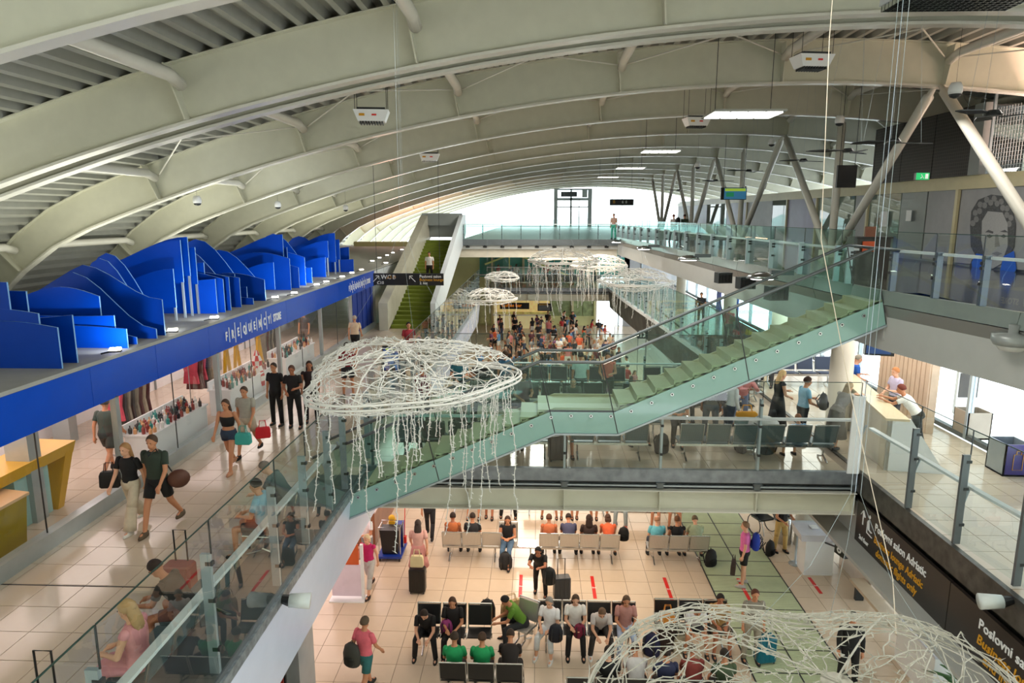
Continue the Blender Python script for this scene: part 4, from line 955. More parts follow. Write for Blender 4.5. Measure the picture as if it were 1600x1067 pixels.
# ================================================================ STORE INTERIOR THINGS
yc = thing('angular_counter', 'faceted yellow counter seen through the store glass at the left edge', 'counter', (-9.9, 9.8, 4.0))
a = PZ(0, 800, 4); 
def yp(px, py, X): p = PX(px, py, X); return p
m = MB(); P_ = [(-.9, -2.0), (.9, -2.0), (.9, .15), (-.9, .3)]
m.prism([(-.3, -3.2), (1.15, -3.2), (1.15, .95), (-.3, 1.25)], lambda u, v, k: (u+(.0 if k else -.06), v-(.0 if k else .06), 0 if k == 0 else .86)); m.build('lower_body', YELD, yc)
m = MB(); m.prism([(-.35, -3.2), (1.18, -3.2), (1.18, .98), (-.35, 1.3)], lambda u, v, k: (u, v, .86+.05*k)); m.build('worktop', mat('pinkish_top', 'D8B48C', .3), yc)
m = MB(); m.hexa([(.2, 2.25, 0), (.68, 2.25, 0), (.68, 2.42, 0), (.2, 2.42, 0), (.1, 2.62, 1.2), (.74, 2.62, 1.2), (.74, 2.85, 1.2), (.1, 2.85, 1.2)]); m.build('slanted_leg', YEL, yc)
m = MB(); m.hexa([(.0, -2.8, .98), (.70, -2.8, .96), (.72, 2.8, .98), (.0, 2.8, 1.0), (.0, -2.8, 1.18), (.74, -2.8, 1.16), (.76, 2.85, 1.2), (.0, 2.85, 1.22)]); m.build('upper_shelf', YEL, yc)
m = MB(); m.box(.0, .62, 1.35, 2.2, 0, .95); m.build('glass_front', GLF, yc)
# display tables with bottles, garment rails
def display(x, y, L, label):
    t = thing('display_shelf', label, 'shelf', (x, y, 4)); 
    m = MB(); m.box(-.3, .3, 0, L, 0, .72); m.build('plinth', WHITE, t); m = MB(); m.box(-.34, .34, -.03, L+.03, .72, .76); m.build('top', WHITE, t)
    m = MB(); m.box(-.34, -.30, 0, L, .76, .98); m.build('back_lip', WHITE, t)
    return t
display(-8.9, 14.3, 2.6, 'low white display shelf with small bottles right behind the store glass, nearer one')
display(-8.9, 18.3, 3.0, 'low white display shelf behind the store glass, under the middle of the fascia lettering')
display(-8.9, 22.6, 3.0, 'low white display shelf behind the store glass, further along past the lettering')
cosm = [bt.mesh('bottle', mat('cosmetic_'+c, c, .3, var=0)) for c in ('2E8C86', 'F0ECE8', '8C2A2A', '2A2A30', 'D8A070')]
random.seed(12)
for y0, L in ((14.3, 2.6), (18.3, 3.0), (22.6, 3.0)):
    k = 0; y = y0+.08
    while y < y0+L-.05:
        for x, z in ((-8.65, 4.76), (-8.80, 4.76), (-8.98, 4.76), (-9.10, 4.76)):
            if random.random() < .75:
                o = link('bottle', cosm[random.randrange(5)], None, (x+random.uniform(-.03, .03), y, z)); o.scale = (1.2, 1.2, random.uniform(.6, 1)); tag(o, 'small cosmetic bottle on the %s white store display' % {14.3: 'nearest', 18.3: 'middle', 22.6: 'farthest'}[y0], 'bottle', 'bottles on the %s white store display' % {14.3: 'nearest', 18.3: 'middle', 22.6: 'farthest'}[y0])
        y += .15
def garment_mesh(c, L, w):
    m = MB(); m.loft([[(w*sx*.5, d, z) for sx, d in ((-1, -.04), (1, -.04), (1, .04), (-1, .04))] for z, w in ((0, w), (-.05, w*1.05), (-L*.5, w*.85), (-L, w*1.1))]); m.tube([(0, 0, 0), (0, 0, .06), (.03, 0, .1)], .006, 4)
    return m.mesh('garment', mat('cloth_'+c, c, .8, var=.12, scale=12))
garms = [garment_mesh(c, L, .42) for c, L in (('3A3436', 1.0), ('8C8272', .9), ('C8465A', .7), ('6E6A60', 1.1), ('B8A890', .8), ('5A2A2E', .9))]
def grail(x, y, n, label, grp, rz=90):
    t = thing('garment_rail', label, 'garment rail', (x, y, 4), 0)
    m = MB(); m.tube([(0, 0, 0), (0, 0, 1.62), (0, n*.16+.1, 1.62), (0, n*.16+.1, 0)], .014, 6); m.build('frame', CHROME, t)
    MB().box(-.2, .2, -.02, .02, 0, .03).build('foot', CHROME, t); MB().box(-.2, .2, n*.16+.08, n*.16+.12, 0, .03).build('foot', CHROME, t)
    for i in range(n):
        gi = random.randrange(6); gc = ('charcoal', 'taupe', 'rose', 'olive grey', 'sand', 'burgundy')[gi]
        o = link('garment', garms[gi], None, (x, y+.12+i*.16, 5.53), (0, 0, random.uniform(-.1, .1))); tag(o, gc+' garment hanging on '+grp, 'garment', gc+' garments on '+grp)
grail(-9.9, 15.0, 8, 'chrome garment rail in the store behind the nearer white display', 'the nearer store rail')
grail(-9.9, 18.6, 9, 'chrome garment rail in the store near the checkered figure', 'the middle store rail')
grail(-9.8, 23.4, 9, 'chrome garment rail in the store toward the blue curtain', 'the far store rail')
for y in (19.6, 20.3, 22.0): 
    t = thing('yellow_display_frame', 'tall yellow wooden display frame inside the store%s' % {19.6: ', nearest of three', 20.3: ', middle of three', 22.0: ', farthest of three'}[y], 'frame', (-9.4, y, 4)); MB().bar((0, 0, 0), (.1, .1, 1.7), .08, .08).build('upright', YEL, t); MB().bar((.1, .5, 0), (.0, .35, 1.7), .08, .08).build('upright', YEL, t); MB().bar((.1, 0, 1.65), (.1, .5, 1.65), .08, .06).build('crossbar', YEL, t)
t = thing('checkered_bear_figure', 'red and white checkered standing figure in the store window', 'figure', (-8.75, 20.6, 4.0)); ck = mat('white_check', 'F2EEEA', .4, var=0); ckr = mat('red_check', 'D0202A', .4, var=0)
for i in range(9):
    m = MB(); rads = (.13, .16, .2, .22, .22, .18, .14, .17, .1)
    for q in range(8):
        a0, a1 = q*PI/4, (q+1)*PI/4; r0 = rads[i]; r1 = rads[min(8, i+1)] if i < 8 else .04; z0, z1 = i*.16, (i+1)*.16
        m.add([(r0*math.cos(a0), r0*math.sin(a0), z0), (r0*math.cos(a1), r0*math.sin(a1), z0), (r1*math.cos(a1), r1*math.sin(a1), z1), (r1*math.cos(a0), r1*math.sin(a0), z1)], [(0, 1, 2, 3)], (q+i) % 2)
    m.build('body_band', [ck, ckr], t)
# ================================================================ SEATING
PERF = gridmat('perforated_silver', 'C9C6C0', 'A59F98', (0, 45.), (2, 45.), .6, .3, .6)
PADB = mat('black_seat_pad', '17181A', .4, var=0)
PERT = gridmat('perforated_slate', '5E7076', '3F4C52', (0, 45.), (2, 45.), .6, .35, .5)
def bench(x, y, z, n, rz, label, m_, pitch=.56, tables=()):
    t = thing('bench_seating', label, 'bench', (x, y, z), rz)
    seat = MB(); seat.hexa([(-.25, -.20, .42), (.25, -.20, .42), (.25, .24, .45), (-.25, .24, .45), (-.25, -.20, .45), (.25, -.20, .45), (.25, .24, .48), (-.25, .24, .48)]); seat = seat.mesh('seat', m_)
    back = MB(); back.hexa([(-.25, -.24, .50), (.25, -.24, .50), (.25, -.20, .50), (-.25, -.20, .50), (-.25, -.34, .92), (.25, -.34, .92), (.25, -.30, .92), (-.25, -.30, .92)]); back = back.mesh('backrest', m_)
    fr = MB()
    for s in (-.26, .26): fr.tube([(s, .24, .44), (s, -.2, .42), (s, -.245, .5), (s, -.35, .94)], .014, 6)
    fr.tube([(-.26, -.35, .94), (.26, -.35, .94)], .014, 6); fr = fr.mesh('seat_frame', CHROME)
    for i in range(n):
        o = ((i+.5)*pitch, 0, 0)
        if i in tables:
            m = MB(); m.box(-.24, .24, -.2, .22, .43, .46); m.build('side_table', CHROME, t).location = o; continue
        link('seat', seat, t, o); link('backrest', back, t, o); link('seat_frame', fr, t, o)
    m = MB(); m.box(0, n*pitch, -.06, .02, .32, .39); m.build('beam', CHROME, t)
    lg = MB(); lg.tube([(0, -.02, .34), (0, .0, .1), (0, .26, .02)], .022, 6); lg.tube([(0, -.0, .14), (0, -.28, .02)], .022, 6); lg = lg.mesh('leg', CHROME)
    for u in ([.35, n-.35] if n < 6 else [.35, n/2, n-.35]): link('leg', lg, t, (u*pitch, 0, 0))
    t['seats'] = n
    return t
# ================================================================ LUGGAGE
def suitcase(x, y, z, rz, c, label, h=.62, w=.42, d=.25, handle=.0):
    t = thing('suitcase', label, 'suitcase', (x, y, z), rz); cm = mat('case_'+c, c, .35, var=.03)
    m = MB(); m.loft([[(sx*w/2*k, sy*d/2*k, zz) for sx, sy in ((-1, -.8), (-.85, -1), (.85, -1), (1, -.8), (1, .8), (.85, 1), (-.85, 1), (-1, .8))] for zz, k in ((.05, .92), (.08, 1), (h-.03, 1), (h, .92))]); m.build('shell', cm, t)
    m = MB()
    for i in range(4): m.box(-w*.36+i*w*.24-.008, -w*.36+i*w*.24+.008, -d/2-.008, -d/2+.002, .1, h-.06)
    m.build('ribs', cm, t)
    wm = MB(); wm.lathe([(.001, -.012), (.028, -.012), (.028, .012), (.001, .012)], n=8); wm.xf(Matrix.Rotation(R(90), 4, 'Y')); wm = wm.mesh('wheel', BLACK)
    for a in (-1, 1):
        for b in (-1, 1): link('wheel', wm, t, (a*w*.4, b*d*.35, .03))
    m = MB(); m.tube([(-w*.22, d*.35, h-.02), (-w*.22, d*.35, h+.04+handle), (w*.22, d*.35, h+.04+handle), (w*.22, d*.35, h-.02)], .012, 6); m.build('handle', BLACK, t)
    return t
def backpack(x, y, z, rz, c, label, s=1., tilt=0):
    t = thing('backpack', label, 'backpack', (x, y, z), rz); t.rotation_euler[0] = R(tilt); cm = mat('bag_'+c, c, .75, var=.08)
    m = MB(); m.loft([[(s*.16*k*math.cos(a), s*.10*k*math.sin(a), s*zz) for a in [PI*2*i/12 for i in range(12)]] for zz, k in ((0, .85), (.04, 1.05), (.25, 1.08), (.38, .85), (.44, .4))]); m.build('bag_body', cm, t, smooth=True)
    m = MB(); m.loft([[(s*.11*k*math.cos(a), -s*.09-s*.05*k*abs(math.sin(a)), s*zz) for a in [PI*2*i/12 for i in range(12)]] for zz, k in ((.05, .8), (.08, 1.), (.19, 1.), (.22, .7))]); m.build('front_pocket', cm, t)
    for q in (-1, 1):
        m = MB(); m.tube([(q*.09*s, .09*s, .38*s), (q*.10*s, .17*s, .25*s), (q*.10*s, .1*s, .05*s)], .016*s, 5); m.build('strap', BLACK, t)
    m = MB(); m.tube([(-.04*s, .02, .42*s), (0, .02, .48*s), (.04*s, .02, .42*s)], .01, 5); m.build('top_loop', BLACK, t)
    return t
def handbag(x, y, z, rz, c, label, w=.34, h=.26, d=.12, hh=.16):
    t = thing('handbag', label, 'bag', (x, y, z), rz); cm = mat('bag_'+c, c, .6, var=.08)
    m = MB(); m.loft([[(sx*w/2*k, sy*d/2*k, zz) for sx, sy in ((-1, -1), (1, -1), (1, 1), (-1, 1))] for zz, k in ((0, .85), (.03, 1), (h*.8, .95), (h, .8))]); m.build('bag_body', cm, t)
    for q in (-1, 1):
        m = MB(); m.tube([(-w*.25, q*d*.35, h-.02), (-w*.18, q*d*.2, h+hh), (w*.18, q*d*.2, h+hh), (w*.25, q*d*.35, h-.02)], .009, 5); m.build('handle', cm, t)
    return t
# ================================================================ PEOPLE
def rotx(a): return Matrix.Rotation(a, 3, 'X')
def limb(f, a, side):  # forward flexion f, sideways a (degrees) -> direction
    f, a = R(f), R(a); return Vector((side*math.sin(a), math.sin(f)*math.cos(a), -math.cos(f)*math.cos(a)))
POSES = {
 # lean, head, legs: (hipflex, abd, knee) L,R ; arms: (flex, abd, elbow, inward) L,R
 'stand':  dict(lean=0, head=5, legs=((2, 5, 2), (-2, 5, 2)), arms=((0, 10, 12, 0), (0, 10, 12, 0))),
 'stand_hold': dict(lean=2, head=12, legs=((4, 6, 4), (-4, 4, 2)), arms=((15, 12, 80, 25), (10, 12, 60, 30))),
 'stand_reach': dict(lean=8, head=10, legs=((6, 6, 4), (-6, 5, 2)), arms=((45, 8, 35, 5), (5, 12, 20, 0))),
 'walk':   dict(lean=3, head=5, legs=((24, 3, 8), (-18, 3, 22)), arms=((-18, 8, 15, 0), (20, 8, 25, 5))),
 'walk2':  dict(lean=3, head=5, legs=((-18, 3, 22), (24, 3, 8)), arms=((20, 8, 25, 5), (-15, 12, 15, 0))),
 'bend':   dict(lean=38, head=-5, legs=((2, 6, 4), (-10, 6, 6)), arms=((60, 8, 45, 25), (65, 8, 40, 25))),
 'sit':    dict(lean=4, head=12, legs=((84, 8, 84), (84, 8, 84)), arms=((22, 8, 62, 28), (22, 8, 62, 28)), seat=1),
 'sit_lean': dict(lean=34, head=18, legs=((82, 14, 82), (82, 14, 88)), arms=((26, 4, 50, 18), (20, 4, 58, 22)), seat=1),
 'sit_cross': dict(lean=0, head=10, legs=((84, -4, 62), (84, 6, 86)), arms=((20, 8, 80, 35), (25, 10, 70, 40)), seat=1),
 'sit_back': dict(lean=-8, head=8, legs=((80, 10, 50), (80, 8, 60)), arms=((20, 12, 50, 25), (26, 10, 62, 30)), seat=1),
}
def skel(pose):
    P = POSES[pose]; J = {}
    hips = Vector((0, 0, 0)); low = 1e9
    for side, (f, a, k), nm in ((-1, P['legs'][0], 'L'), (1, P['legs'][1], 'R')):
        h = Vector((side*.09, 0, -.02)); kn = h+limb(f, a, side)*.43; an = kn+limb(f-k, a*.4, side)*.42
        J['hip'+nm], J['knee'+nm], J['ank'+nm] = h, kn, an; low = min(low, an.z)
    dz = (.47+.09) if P.get('seat') else .085-low
    T = rotx(-R(P['lean']))
    up = lambda v: T @ Vector(v)
    J['pelvis'] = hips; J['waist'] = up((0, 0, .16)); J['chest'] = up((0, 0, .36)); J['neck'] = up((0, 0, .50))
    for side, (f, a, e, inn), nm in ((-1, P['arms'][0], 'L'), (1, P['arms'][1], 'R')):
        s = up((side*.175, 0, .445)); f2 = f-(0 if P['lean'] > 20 else P['lean'])
        el = s+limb(f2, a, side)*.28; d = limb(f2+e, 0, side); d = Matrix.Rotation(R(inn)*side, 3, 'Z') @ d
        wr = el+d*.25; J['sh'+nm], J['el'+nm], J['wr'+nm], J['hd'+nm] = s, el, wr, d
    TH_ = rotx(-R(P['lean']*.6+P['head'])); J['head'] = J['neck']+TH_ @ Vector((0, .015, .155)); J['TH'] = TH_; J['T'] = T
    for k in J:
        if isinstance(J[k], Vector) and not k.startswith('hd'): J[k] = J[k]+Vector((0, 0, dz))
    return J
def ring(c, rx, ry, T, n=14, fl=.8):
    return [c+T @ Vector((rx*math.cos(2*PI*i/n), ry*math.sin(2*PI*i/n), 0)) for i in range(n)]
def torso(mb, J, e=0., top=True, fem=False, low=-.10, n=14):
    T = J['T']; p = J['pelvis']; prof_ = [(-.12, .10, .085), (-.06, .155, .115), (0, .17, .12), (.10, .145 if not fem else .128, .10), (.18, .14 if not fem else .12, .098), (.30, .165 if not fem else .15, .112), (.40, .185 if not fem else .165, .105), (.46, .15 if not fem else .135, .08), (.50, .075, .06)]
    rings = [ring(p+T @ Vector((0, 0, z)), a+e, b+e, T, n) for z, a, b in prof_ if z >= low and (top or z < .1)]
    mb.loft(rings)
def cone(mb, p, q, r1, r2, n=10, roundp=True, ext=0.):
    p = Vector(p); q = Vector(q); d = (q-p); L = d.length; d.normalize()
    pts, rs = [], []
    if roundp: pts += [p-d*r1*.95, p-d*r1*.6]; rs += [r1*.3, r1*.8]
    for u in (0, .35, .7, 1): pts.append(p+d*L*u); rs.append(r1+(r2-r1)*u)
    if ext: pts.append(q+d*ext); rs.append(r2)
    mb.tube(pts, rs, n)
BODY = {}
def body(pose, fem, near):
    key = (pose, fem, near)
    if key in BODY: return BODY[key]
    J = skel(pose); mb = MB(); torso(mb, J, 0, fem=fem)
    cone(mb, J['neck']-J['T'] @ Vector((0, 0, .05)), J['neck']+(J['head']-J['neck'])*.6, .058, .05)
    H = J['head']; TH_ = J['TH']; M4 = TH_
    mb.ball(H+TH_ @ Vector((0, -.005, .02)), .076, .093, .098, 14, 10, M=M4)
    mb.ball(H+TH_ @ Vector((0, .03, -.055)), .052, .06, .06, 12, 8, M=M4)      # jaw
    if near:
        mb.ball(H+TH_ @ Vector((0, .095, -.012)), .014, .022, .026, 8, 6, M=M4)  # nose
        mb.ball(H+TH_ @ Vector((0, .083, -.055)), .026, .014, .012, 8, 6, M=M4)  # mouth
        for s in (-1, 1): mb.ball(H+TH_ @ Vector((s*.077, -.005, -.005)), .012, .02, .032, 8, 6, M=M4)
    for nm, side in (('L', -1), ('R', 1)):
        cone(mb, J['hip'+nm], J['knee'+nm], .085, .055); cone(mb, J['knee'+nm], J['ank'+nm], .056, .036)
        a = J['ank'+nm]; mb.ball(a+Vector((0, .05, -.04)), .042, .115, .036, 10, 6)
        cone(mb, J['sh'+nm], J['el'+nm], .052, .038); cone(mb, J['el'+nm], J['wr'+nm], .038, .026)
        d = J['hd'+nm]; w = J['wr'+nm]; x = d.cross(Vector((0, 0, 1)))
        x = x.normalized() if x.length > .1 else Vector((0, 1, 0)); y = x.cross(d).normalized()
        if abs(d.z) > .8: x, y = Vector((0, 1, 0)), Vector((1, 0, 0))*side
        mb.tube([w, w+d*.03, w+d*.085], [.026, .036, .036], 8)
        if near:
            for k in range(4):
                b0 = w+d*.075+x*(k-1.5)*.020; L = (.060, .072, .066, .050)[k]
                mb.tube([b0, b0+d*L*.5-y*.006, b0+d*L*.8-y*.022, b0+d*L*.95-y*.036], [.0105, .0105, .010, .009], 6)
            mb.tube([w+d*.02+x*.028, w+d*.05+x*.052-y*.01, w+d*.085+x*.058-y*.02], [.012, .012, .010], 6)
        else: mb.tube([w+d*.08, w+d*.15-y*.02], [.034, .018], 6)
    me = mb.mesh('t', STEEL); o = bpy.data.objects.new('t', me); COL.objects.link(o)
    md = o.modifiers.new('r', 'REMESH'); md.mode = 'VOXEL'; md.voxel_size = .0125 if near else .024; md.use_smooth_shade = True
    sm_ = o.modifiers.new('s', 'SMOOTH'); sm_.iterations = 2 if near else 1; sm_.factor = .5
    r = bpy.data.meshes.new_from_object(o.evaluated_get(bpy.context.evaluated_depsgraph_get())); r.name = 'person'
    bpy.data.objects.remove(o); r.materials.clear(); r.materials.append(None)
    r.polygons.foreach_set('use_smooth', [True]*len(r.polygons))
    BODY[key] = (r, J); return BODY[key]
CL = {}
def cloth(kind, pose, fem, J):
    key = (kind, pose, fem)
    if key in CL: return CL[key]
    mb = MB(); T = J['T']
    if kind in ('tee', 'long', 'tank', 'crop'):
        if kind in ('crop',): 
            mb.loft([ring(J['pelvis']+T @ Vector((0, 0, z)), a+.014, b+.014, T) for z, a, b in ((.16, .125, .098), (.30, .15, .115), (.38, .155, .105))])
        else:
            torso(mb, J, .016, fem=fem, low=-.07)
            for s, nm in ((-1, 'L'), (1, 'R')):
                if kind == 'tank': cone(mb, J['sh'+nm]+Vector((0, 0, .0)), J['sh'+nm]+(J['el'+nm]-J['sh'+nm])*.12, .058, .06); continue
                if kind == 'tee': cone(mb, J['sh'+nm], J['sh'+nm]+(J['el'+nm]-J['sh'+nm])*.62, .059, .058, 12)
                else: cone(mb, J['sh'+nm], J['el'+nm], .059, .050, 12); cone(mb, J['el'+nm], J['el'+nm]+(J['wr'+nm]-J['el'+nm])*.93, .052, .040, 12)
    elif kind in ('shorts', 'trousers', 'wide', 'capri', 'mini'):
        k = {'shorts': .72, 'mini': .38, 'trousers': 1, 'wide': 1, 'capri': 1}[kind]
        T2 = T; pz = J['pelvis']
        mb.loft([ring(pz+T2 @ Vector((0, 0, z)), a+.022, b+.02, T2) for z, a, b in ((-.13, .12, .09), (-.06, .155, .115), (0, .165, .118), (.07, .145, .10))])
        for nm in 'LR':
            h, kn, an = J['hip'+nm], J['knee'+nm], J['ank'+nm]
            if kind in ('shorts', 'mini'): cone(mb, h, h+(kn-h)*k, .102, .088 if kind == 'shorts' else .098, 12)
            else:
                wkn, wan = (.09, .115) if kind == 'wide' else (.068, .056)
                cone(mb, h, kn, .10, wkn, 12, ext=.0); cone(mb, kn, kn+(an-kn)*(.62 if kind == 'capri' else 1.0), wkn, wan if kind != 'capri' else .062, 12)
    elif kind in ('skirt', 'dress'):
        L = .50 if kind == 'skirt' else .66
        if kind == 'dress': torso(mb, J, .016, fem=fem, low=-.02)
        pz = J['pelvis']; 
        if POSES[pose].get('seat'):
            kn = (J['kneeL']+J['kneeR'])/2; d = (kn-pz); X3 = Matrix(((1, 0, 0), (0, 0, 1), (0, -1, 0))).transposed()
            mb.loft([ring(pz+Vector((0, 0, .04)), .18, .14, Matrix.Identity(3)), ring(pz+d*.15+Vector((0, 0, -.01)), .2, .13, rotx(-R(45))), ring(pz+d*.5, .2, .10, rotx(-R(90))), ring(pz+d*1.02, .22, .09, rotx(-R(90)))])
        else: mb.loft([ring(pz+T @ Vector((0, 0, .10)), .16, .12, T), ring(pz+Vector((0, 0, -.05)), .20, .15, T), ring(pz+Vector((0, .0, -L*.6)), .24, .2, Matrix.Identity(3)), ring(pz+Vector((0, .0, -L)), .28, .24, Matrix.Identity(3))])
    elif kind in ('short_hair', 'long_hair', 'bun', 'cap', 'bald', 'bob'):
        H = J['head']; TH_ = J['TH']; n = 16; rings = []
        for i in range(7):
            el = R(-18+i*17); rr = []
            for t in range(n):
                az = 2*PI*t/n; front = max(0, math.sin(az)); e2 = max(el, R(-18)+front*R(62)*(1 if i < 4 else .3)) if i < 4 else el
                rr.append(H+TH_ @ Vector((.088*math.cos(e2)*math.cos(az), -.010+.104*math.cos(e2)*math.sin(az), .022+.112*math.sin(e2))))
            rings.append(rr)
        if kind == 'bald': rings = rings[:4]
        mb.loft(rings)
        if kind == 'long_hair': mb.loft([[H+TH_ @ Vector((wx*math.cos(a), y0+dd*math.sin(a), z)) for a in [2*PI*i/10 for i in range(10)]] for z, wx, y0, dd in ((.06, .07, -.06, .05), (-.05, .092, -.062, .045), (-.16, .10, -.075, .035), (-.28, .075, -.085, .025))])
        if kind == 'bob': mb.loft([[H+TH_ @ Vector((wx*math.cos(a), y0+dd*math.sin(a), z)) for a in [2*PI*i/10 for i in range(10)]] for z, wx, y0, dd in ((.06, .07, -.05, .055), (-.05, .095, -.045, .06), (-.11, .085, -.05, .05))])
        if kind == 'bun': mb.ball(H+TH_ @ Vector((0, -.09, .09)), .045, .045, .045, 10, 6)
        if kind == 'cap': mb.loft([[H+TH_ @ Vector((.075*math.cos(a), .07+.09*max(0, math.sin(a))+.02*math.sin(a), .055+dz)) for a in [2*PI*i/12 for i in range(12)]] for dz in (0, .012)])
    elif kind == 'shoe':
        mb.loft([[(sx*.5*w, y, z) for sx, y, z in ()] for w in ()]) if False else None
        mb.loft([[(w*math.cos(a), c+l*math.sin(a), z) for a in [2*PI*i/12 for i in range(12)]] for z, w, c, l in ((0, .045, .055, .135), (.025, .050, .055, .14), (.055, .045, .045, .125), (.085, .04, .0, .06))])
    elif kind == 'eye':
        mb.ball((0, 0, 0), .011, .006, .007, 8, 5)
    me = mb.mesh({'tee': 'shirt', 'long': 'shirt', 'tank': 'top', 'crop': 'top', 'wide': 'trousers', 'capri': 'trousers', 'mini': 'shorts'}.get(kind, kind), STEEL, True)
    me.materials.clear(); me.materials.append(None); CL[key] = me; return me
def omat(o, m):
    if not o.data.materials: o.data.materials.append(None)
    o.material_slots[0].link = 'OBJECT'; o.material_slots[0].material = m; return o
SKINS = ['E0A98A', 'C98A66', 'B07050', '8A5238', 'EBBFA2']
NAMEOF = {'tee': 'shirt', 'long': 'shirt', 'tank': 'top', 'crop': 'top', 'trousers': 'trousers', 'wide': 'trousers', 'capri': 'trousers', 'shorts': 'shorts', 'mini': 'shorts', 'skirt': 'skirt', 'dress': 'dress'}
def person(loc, face, pose, top, bot, hair, label, skin=0, fem=False, s=1., near=True, shoes='2A2A2C', group=None, full=True):
    me, J = body(pose, fem, near)
    o = link('person', me, None, loc, (0, 0, R(face)), (s, s, s)); tag(o, label, 'person', group)
    omat(o, mat('skin_%d' % skin, SKINS[skin], .55, var=.03))
    def add(kind, c, nm=None):
        m = cloth(kind, pose, fem, J); k = link(nm or NAMEOF.get(kind, 'hair'), m, o); omat(k, mat('cloth_'+c, c, .8, var=.07, scale=14)); return k
    if top: add(*top)
    if bot: add(*bot)
    if hair: add(*hair, nm='hair')
    if full:
        for nm in 'LR':
            k = add('shoe', shoes, 'shoe'); a = J['ank'+nm]; k.location = (a.x, a.y-.01, a.z-.085)
            kn = J['knee'+nm]; 
    if near:
        H, TH_ = J['head'], J['TH']
        for q in (-1, 1):
            k = add('eye', '1C1614', 'eye'); k.location = H+TH_ @ Vector((q*.03, .086, .018))
    return o
# ================================================================ GROUND FLOOR THINGS
# slatted metal mat with frame
mt = thing('slatted_floor_mat', 'wide green-grey slatted metal floor mat running along the ground floor', 'mat', (4.62, 12.4, 0))
MB().box(0, 2.02, 0, 12, .002, .006).build('mat_base', mat('green_mat_base', 'DDE4C8', .4, var=.15, scale=2), mt)
m = MB()
for i in range(300): m.box(.02, 2.0, i*.04, i*.04+.018, .006, .016)
stuff(m.build('slats', mat('mat_slats', 'C0CAA8', .4, .0), mt))
for x in (0, 1.0, 2.0): MB().box(x-.015, x+.015, 0, 12, .004, .02).build('frame_bar', DKGREY, mt)
for i in range(16): MB().box(0, 2.02, i*.8-.008, i*.8+.008, .006, .019).build('cross_bar', DKGREY, mt)
# red distance strips
for i, x in enumerate((-.38, 1.53, 3.47, 5.43, 7.37)):
    zt = .021 if 4.6 < x < 6.7 else .001
    o = thing('floor_strip', ['red distance strip on the tiles, leftmost of five', 'red distance strip on the tiles, second from the left', 'red distance strip on the tiles, next to the slatted mat', 'red distance strip lying on the slatted mat', 'red distance strip right of the mat, in front of the white desk'][i], 'floor marking', (x, 15.95 if x < 7 else 16.4, zt), 0, None)
    L = 1.1 if x < 7 else .8
    MB().box(-.045, .045, 0, L*.44, 0, .002).build('strip', RED, o); MB().box(-.045, .045, L*.53, L, 0, .002).build('strip', RED, o)
    text('2m', .09, LETW, o, frame3((-.04, L*.45, .002), (1, 0, 0), (0, 1, 0)), ext=.0005); MB().box(-.045, .045, L*.44, L*.53, 0, .0015).build('strip_gap', RED, o)
# benches (ground floor)
bench(-2.62, 17.95, 0, 3, 0, 'silver perforated three-seat bench with its back to the viewer, left of the row', PERF)
bench(.10, 17.95, 0, 4, 0, 'silver perforated four-seat bench with its back to the viewer, centre of the row', PERF)
bench(3.12, 17.95, 0, 3, 0, 'silver perforated three-seat bench beside the slatted mat, back to the viewer', PERF)
bench(.06, 17.95, 0, 2, 180, 'silver bench end turned to face the viewer between the left and centre benches', PERF, tables=(0,))
bench(-.6, 21.0, 0, 4, 180, 'silver bench facing the viewer just beneath the bridge, left part', PERF)
bench(2.4, 21.0, 0, 5, 180, 'silver bench facing the viewer just beneath the bridge, middle part', PERF)
bench(4.6, 20.4, 0, 4, 180, 'silver bench facing the viewer beneath the bridge next to the mat', PERF)
bench(-.95, 13.75, 0, 3, 180, 'black padded three-seat bench facing the viewer, front left', PADB, .58)
bench(-.05, 13.9, 0, 1, 150, 'single silver seat at an angle where the green shirted person sits', PERF, .56)
bench(2.30, 13.95, 0, 4, 180, 'black padded bench facing the viewer, front centre', PADB, .56)
bench(4.4, 14.1, 0, 3, 180, 'black padded bench partly behind the nearest cloud light', PADB, .56)
bench(-1.9, 12.35, 0, 3, 0, 'black bench at the bottom edge with the two green shirted people', PADB, .56)
bench(.6, 12.0, 0, 6, 0, 'black bench along the bottom edge of the view, right of the green shirts', PADB, .56)
def at0(px, py): return PZ(px, py, 0)
def seatp(bx, by, rz, i, pitch=.56):
    a = R(rz); u = (i+.5)*pitch; return (bx+u*math.cos(a), by+u*math.sin(a))
def sitp(px_i, label, pose, top, bot, hair, z=0, dy=.0, **k):
    (bx, by, rz, i, pitch) = px_i; x, y = seatp(bx, by, rz, i, pitch); a = R(rz)
    return person((x-math.sin(a)*(-.02+dy), y+math.cos(a)*(-.02+dy), z), rz+k.pop('turn', 0), pose, top, bot, hair, label, **k)
# row A, backs to viewer
A1 = (-2.62, 17.95, 0); A2 = (.10, 17.95, 0); A3 = (3.12, 17.95, 0)
sitp((*A1, 0, .56), 'seated person with bare brown shoulders seen from behind, leftmost on the silver benches', 'sit', ('tank', 'B8683A'), ('trousers', '1C1C20'), ('short_hair', '2A1A14'), skin=2, fem=True)
sitp((*A1, 1, .56), 'seated person in a dark grey shirt, second seat of the left silver bench', 'sit', ('tee', '2A2A2E'), ('trousers', '1A1A1E'), ('short_hair', '2A1C14'), skin=1)
sitp((*A2, 0, .56), 'seated person with orange bare shoulders on the first seat of the centre silver bench', 'sit', ('tank', 'C87048'), ('shorts', '4A3A38'), ('short_hair', '5A3A28'), skin=1, fem=True)
sitp((*A2, 1, .56), 'person in a slate blue shirt on the second seat of the centre silver bench', 'sit_lean', ('tee', '4A4C68'), ('trousers', '2A2A30'), ('short_hair', '2A1E18'), skin=1)
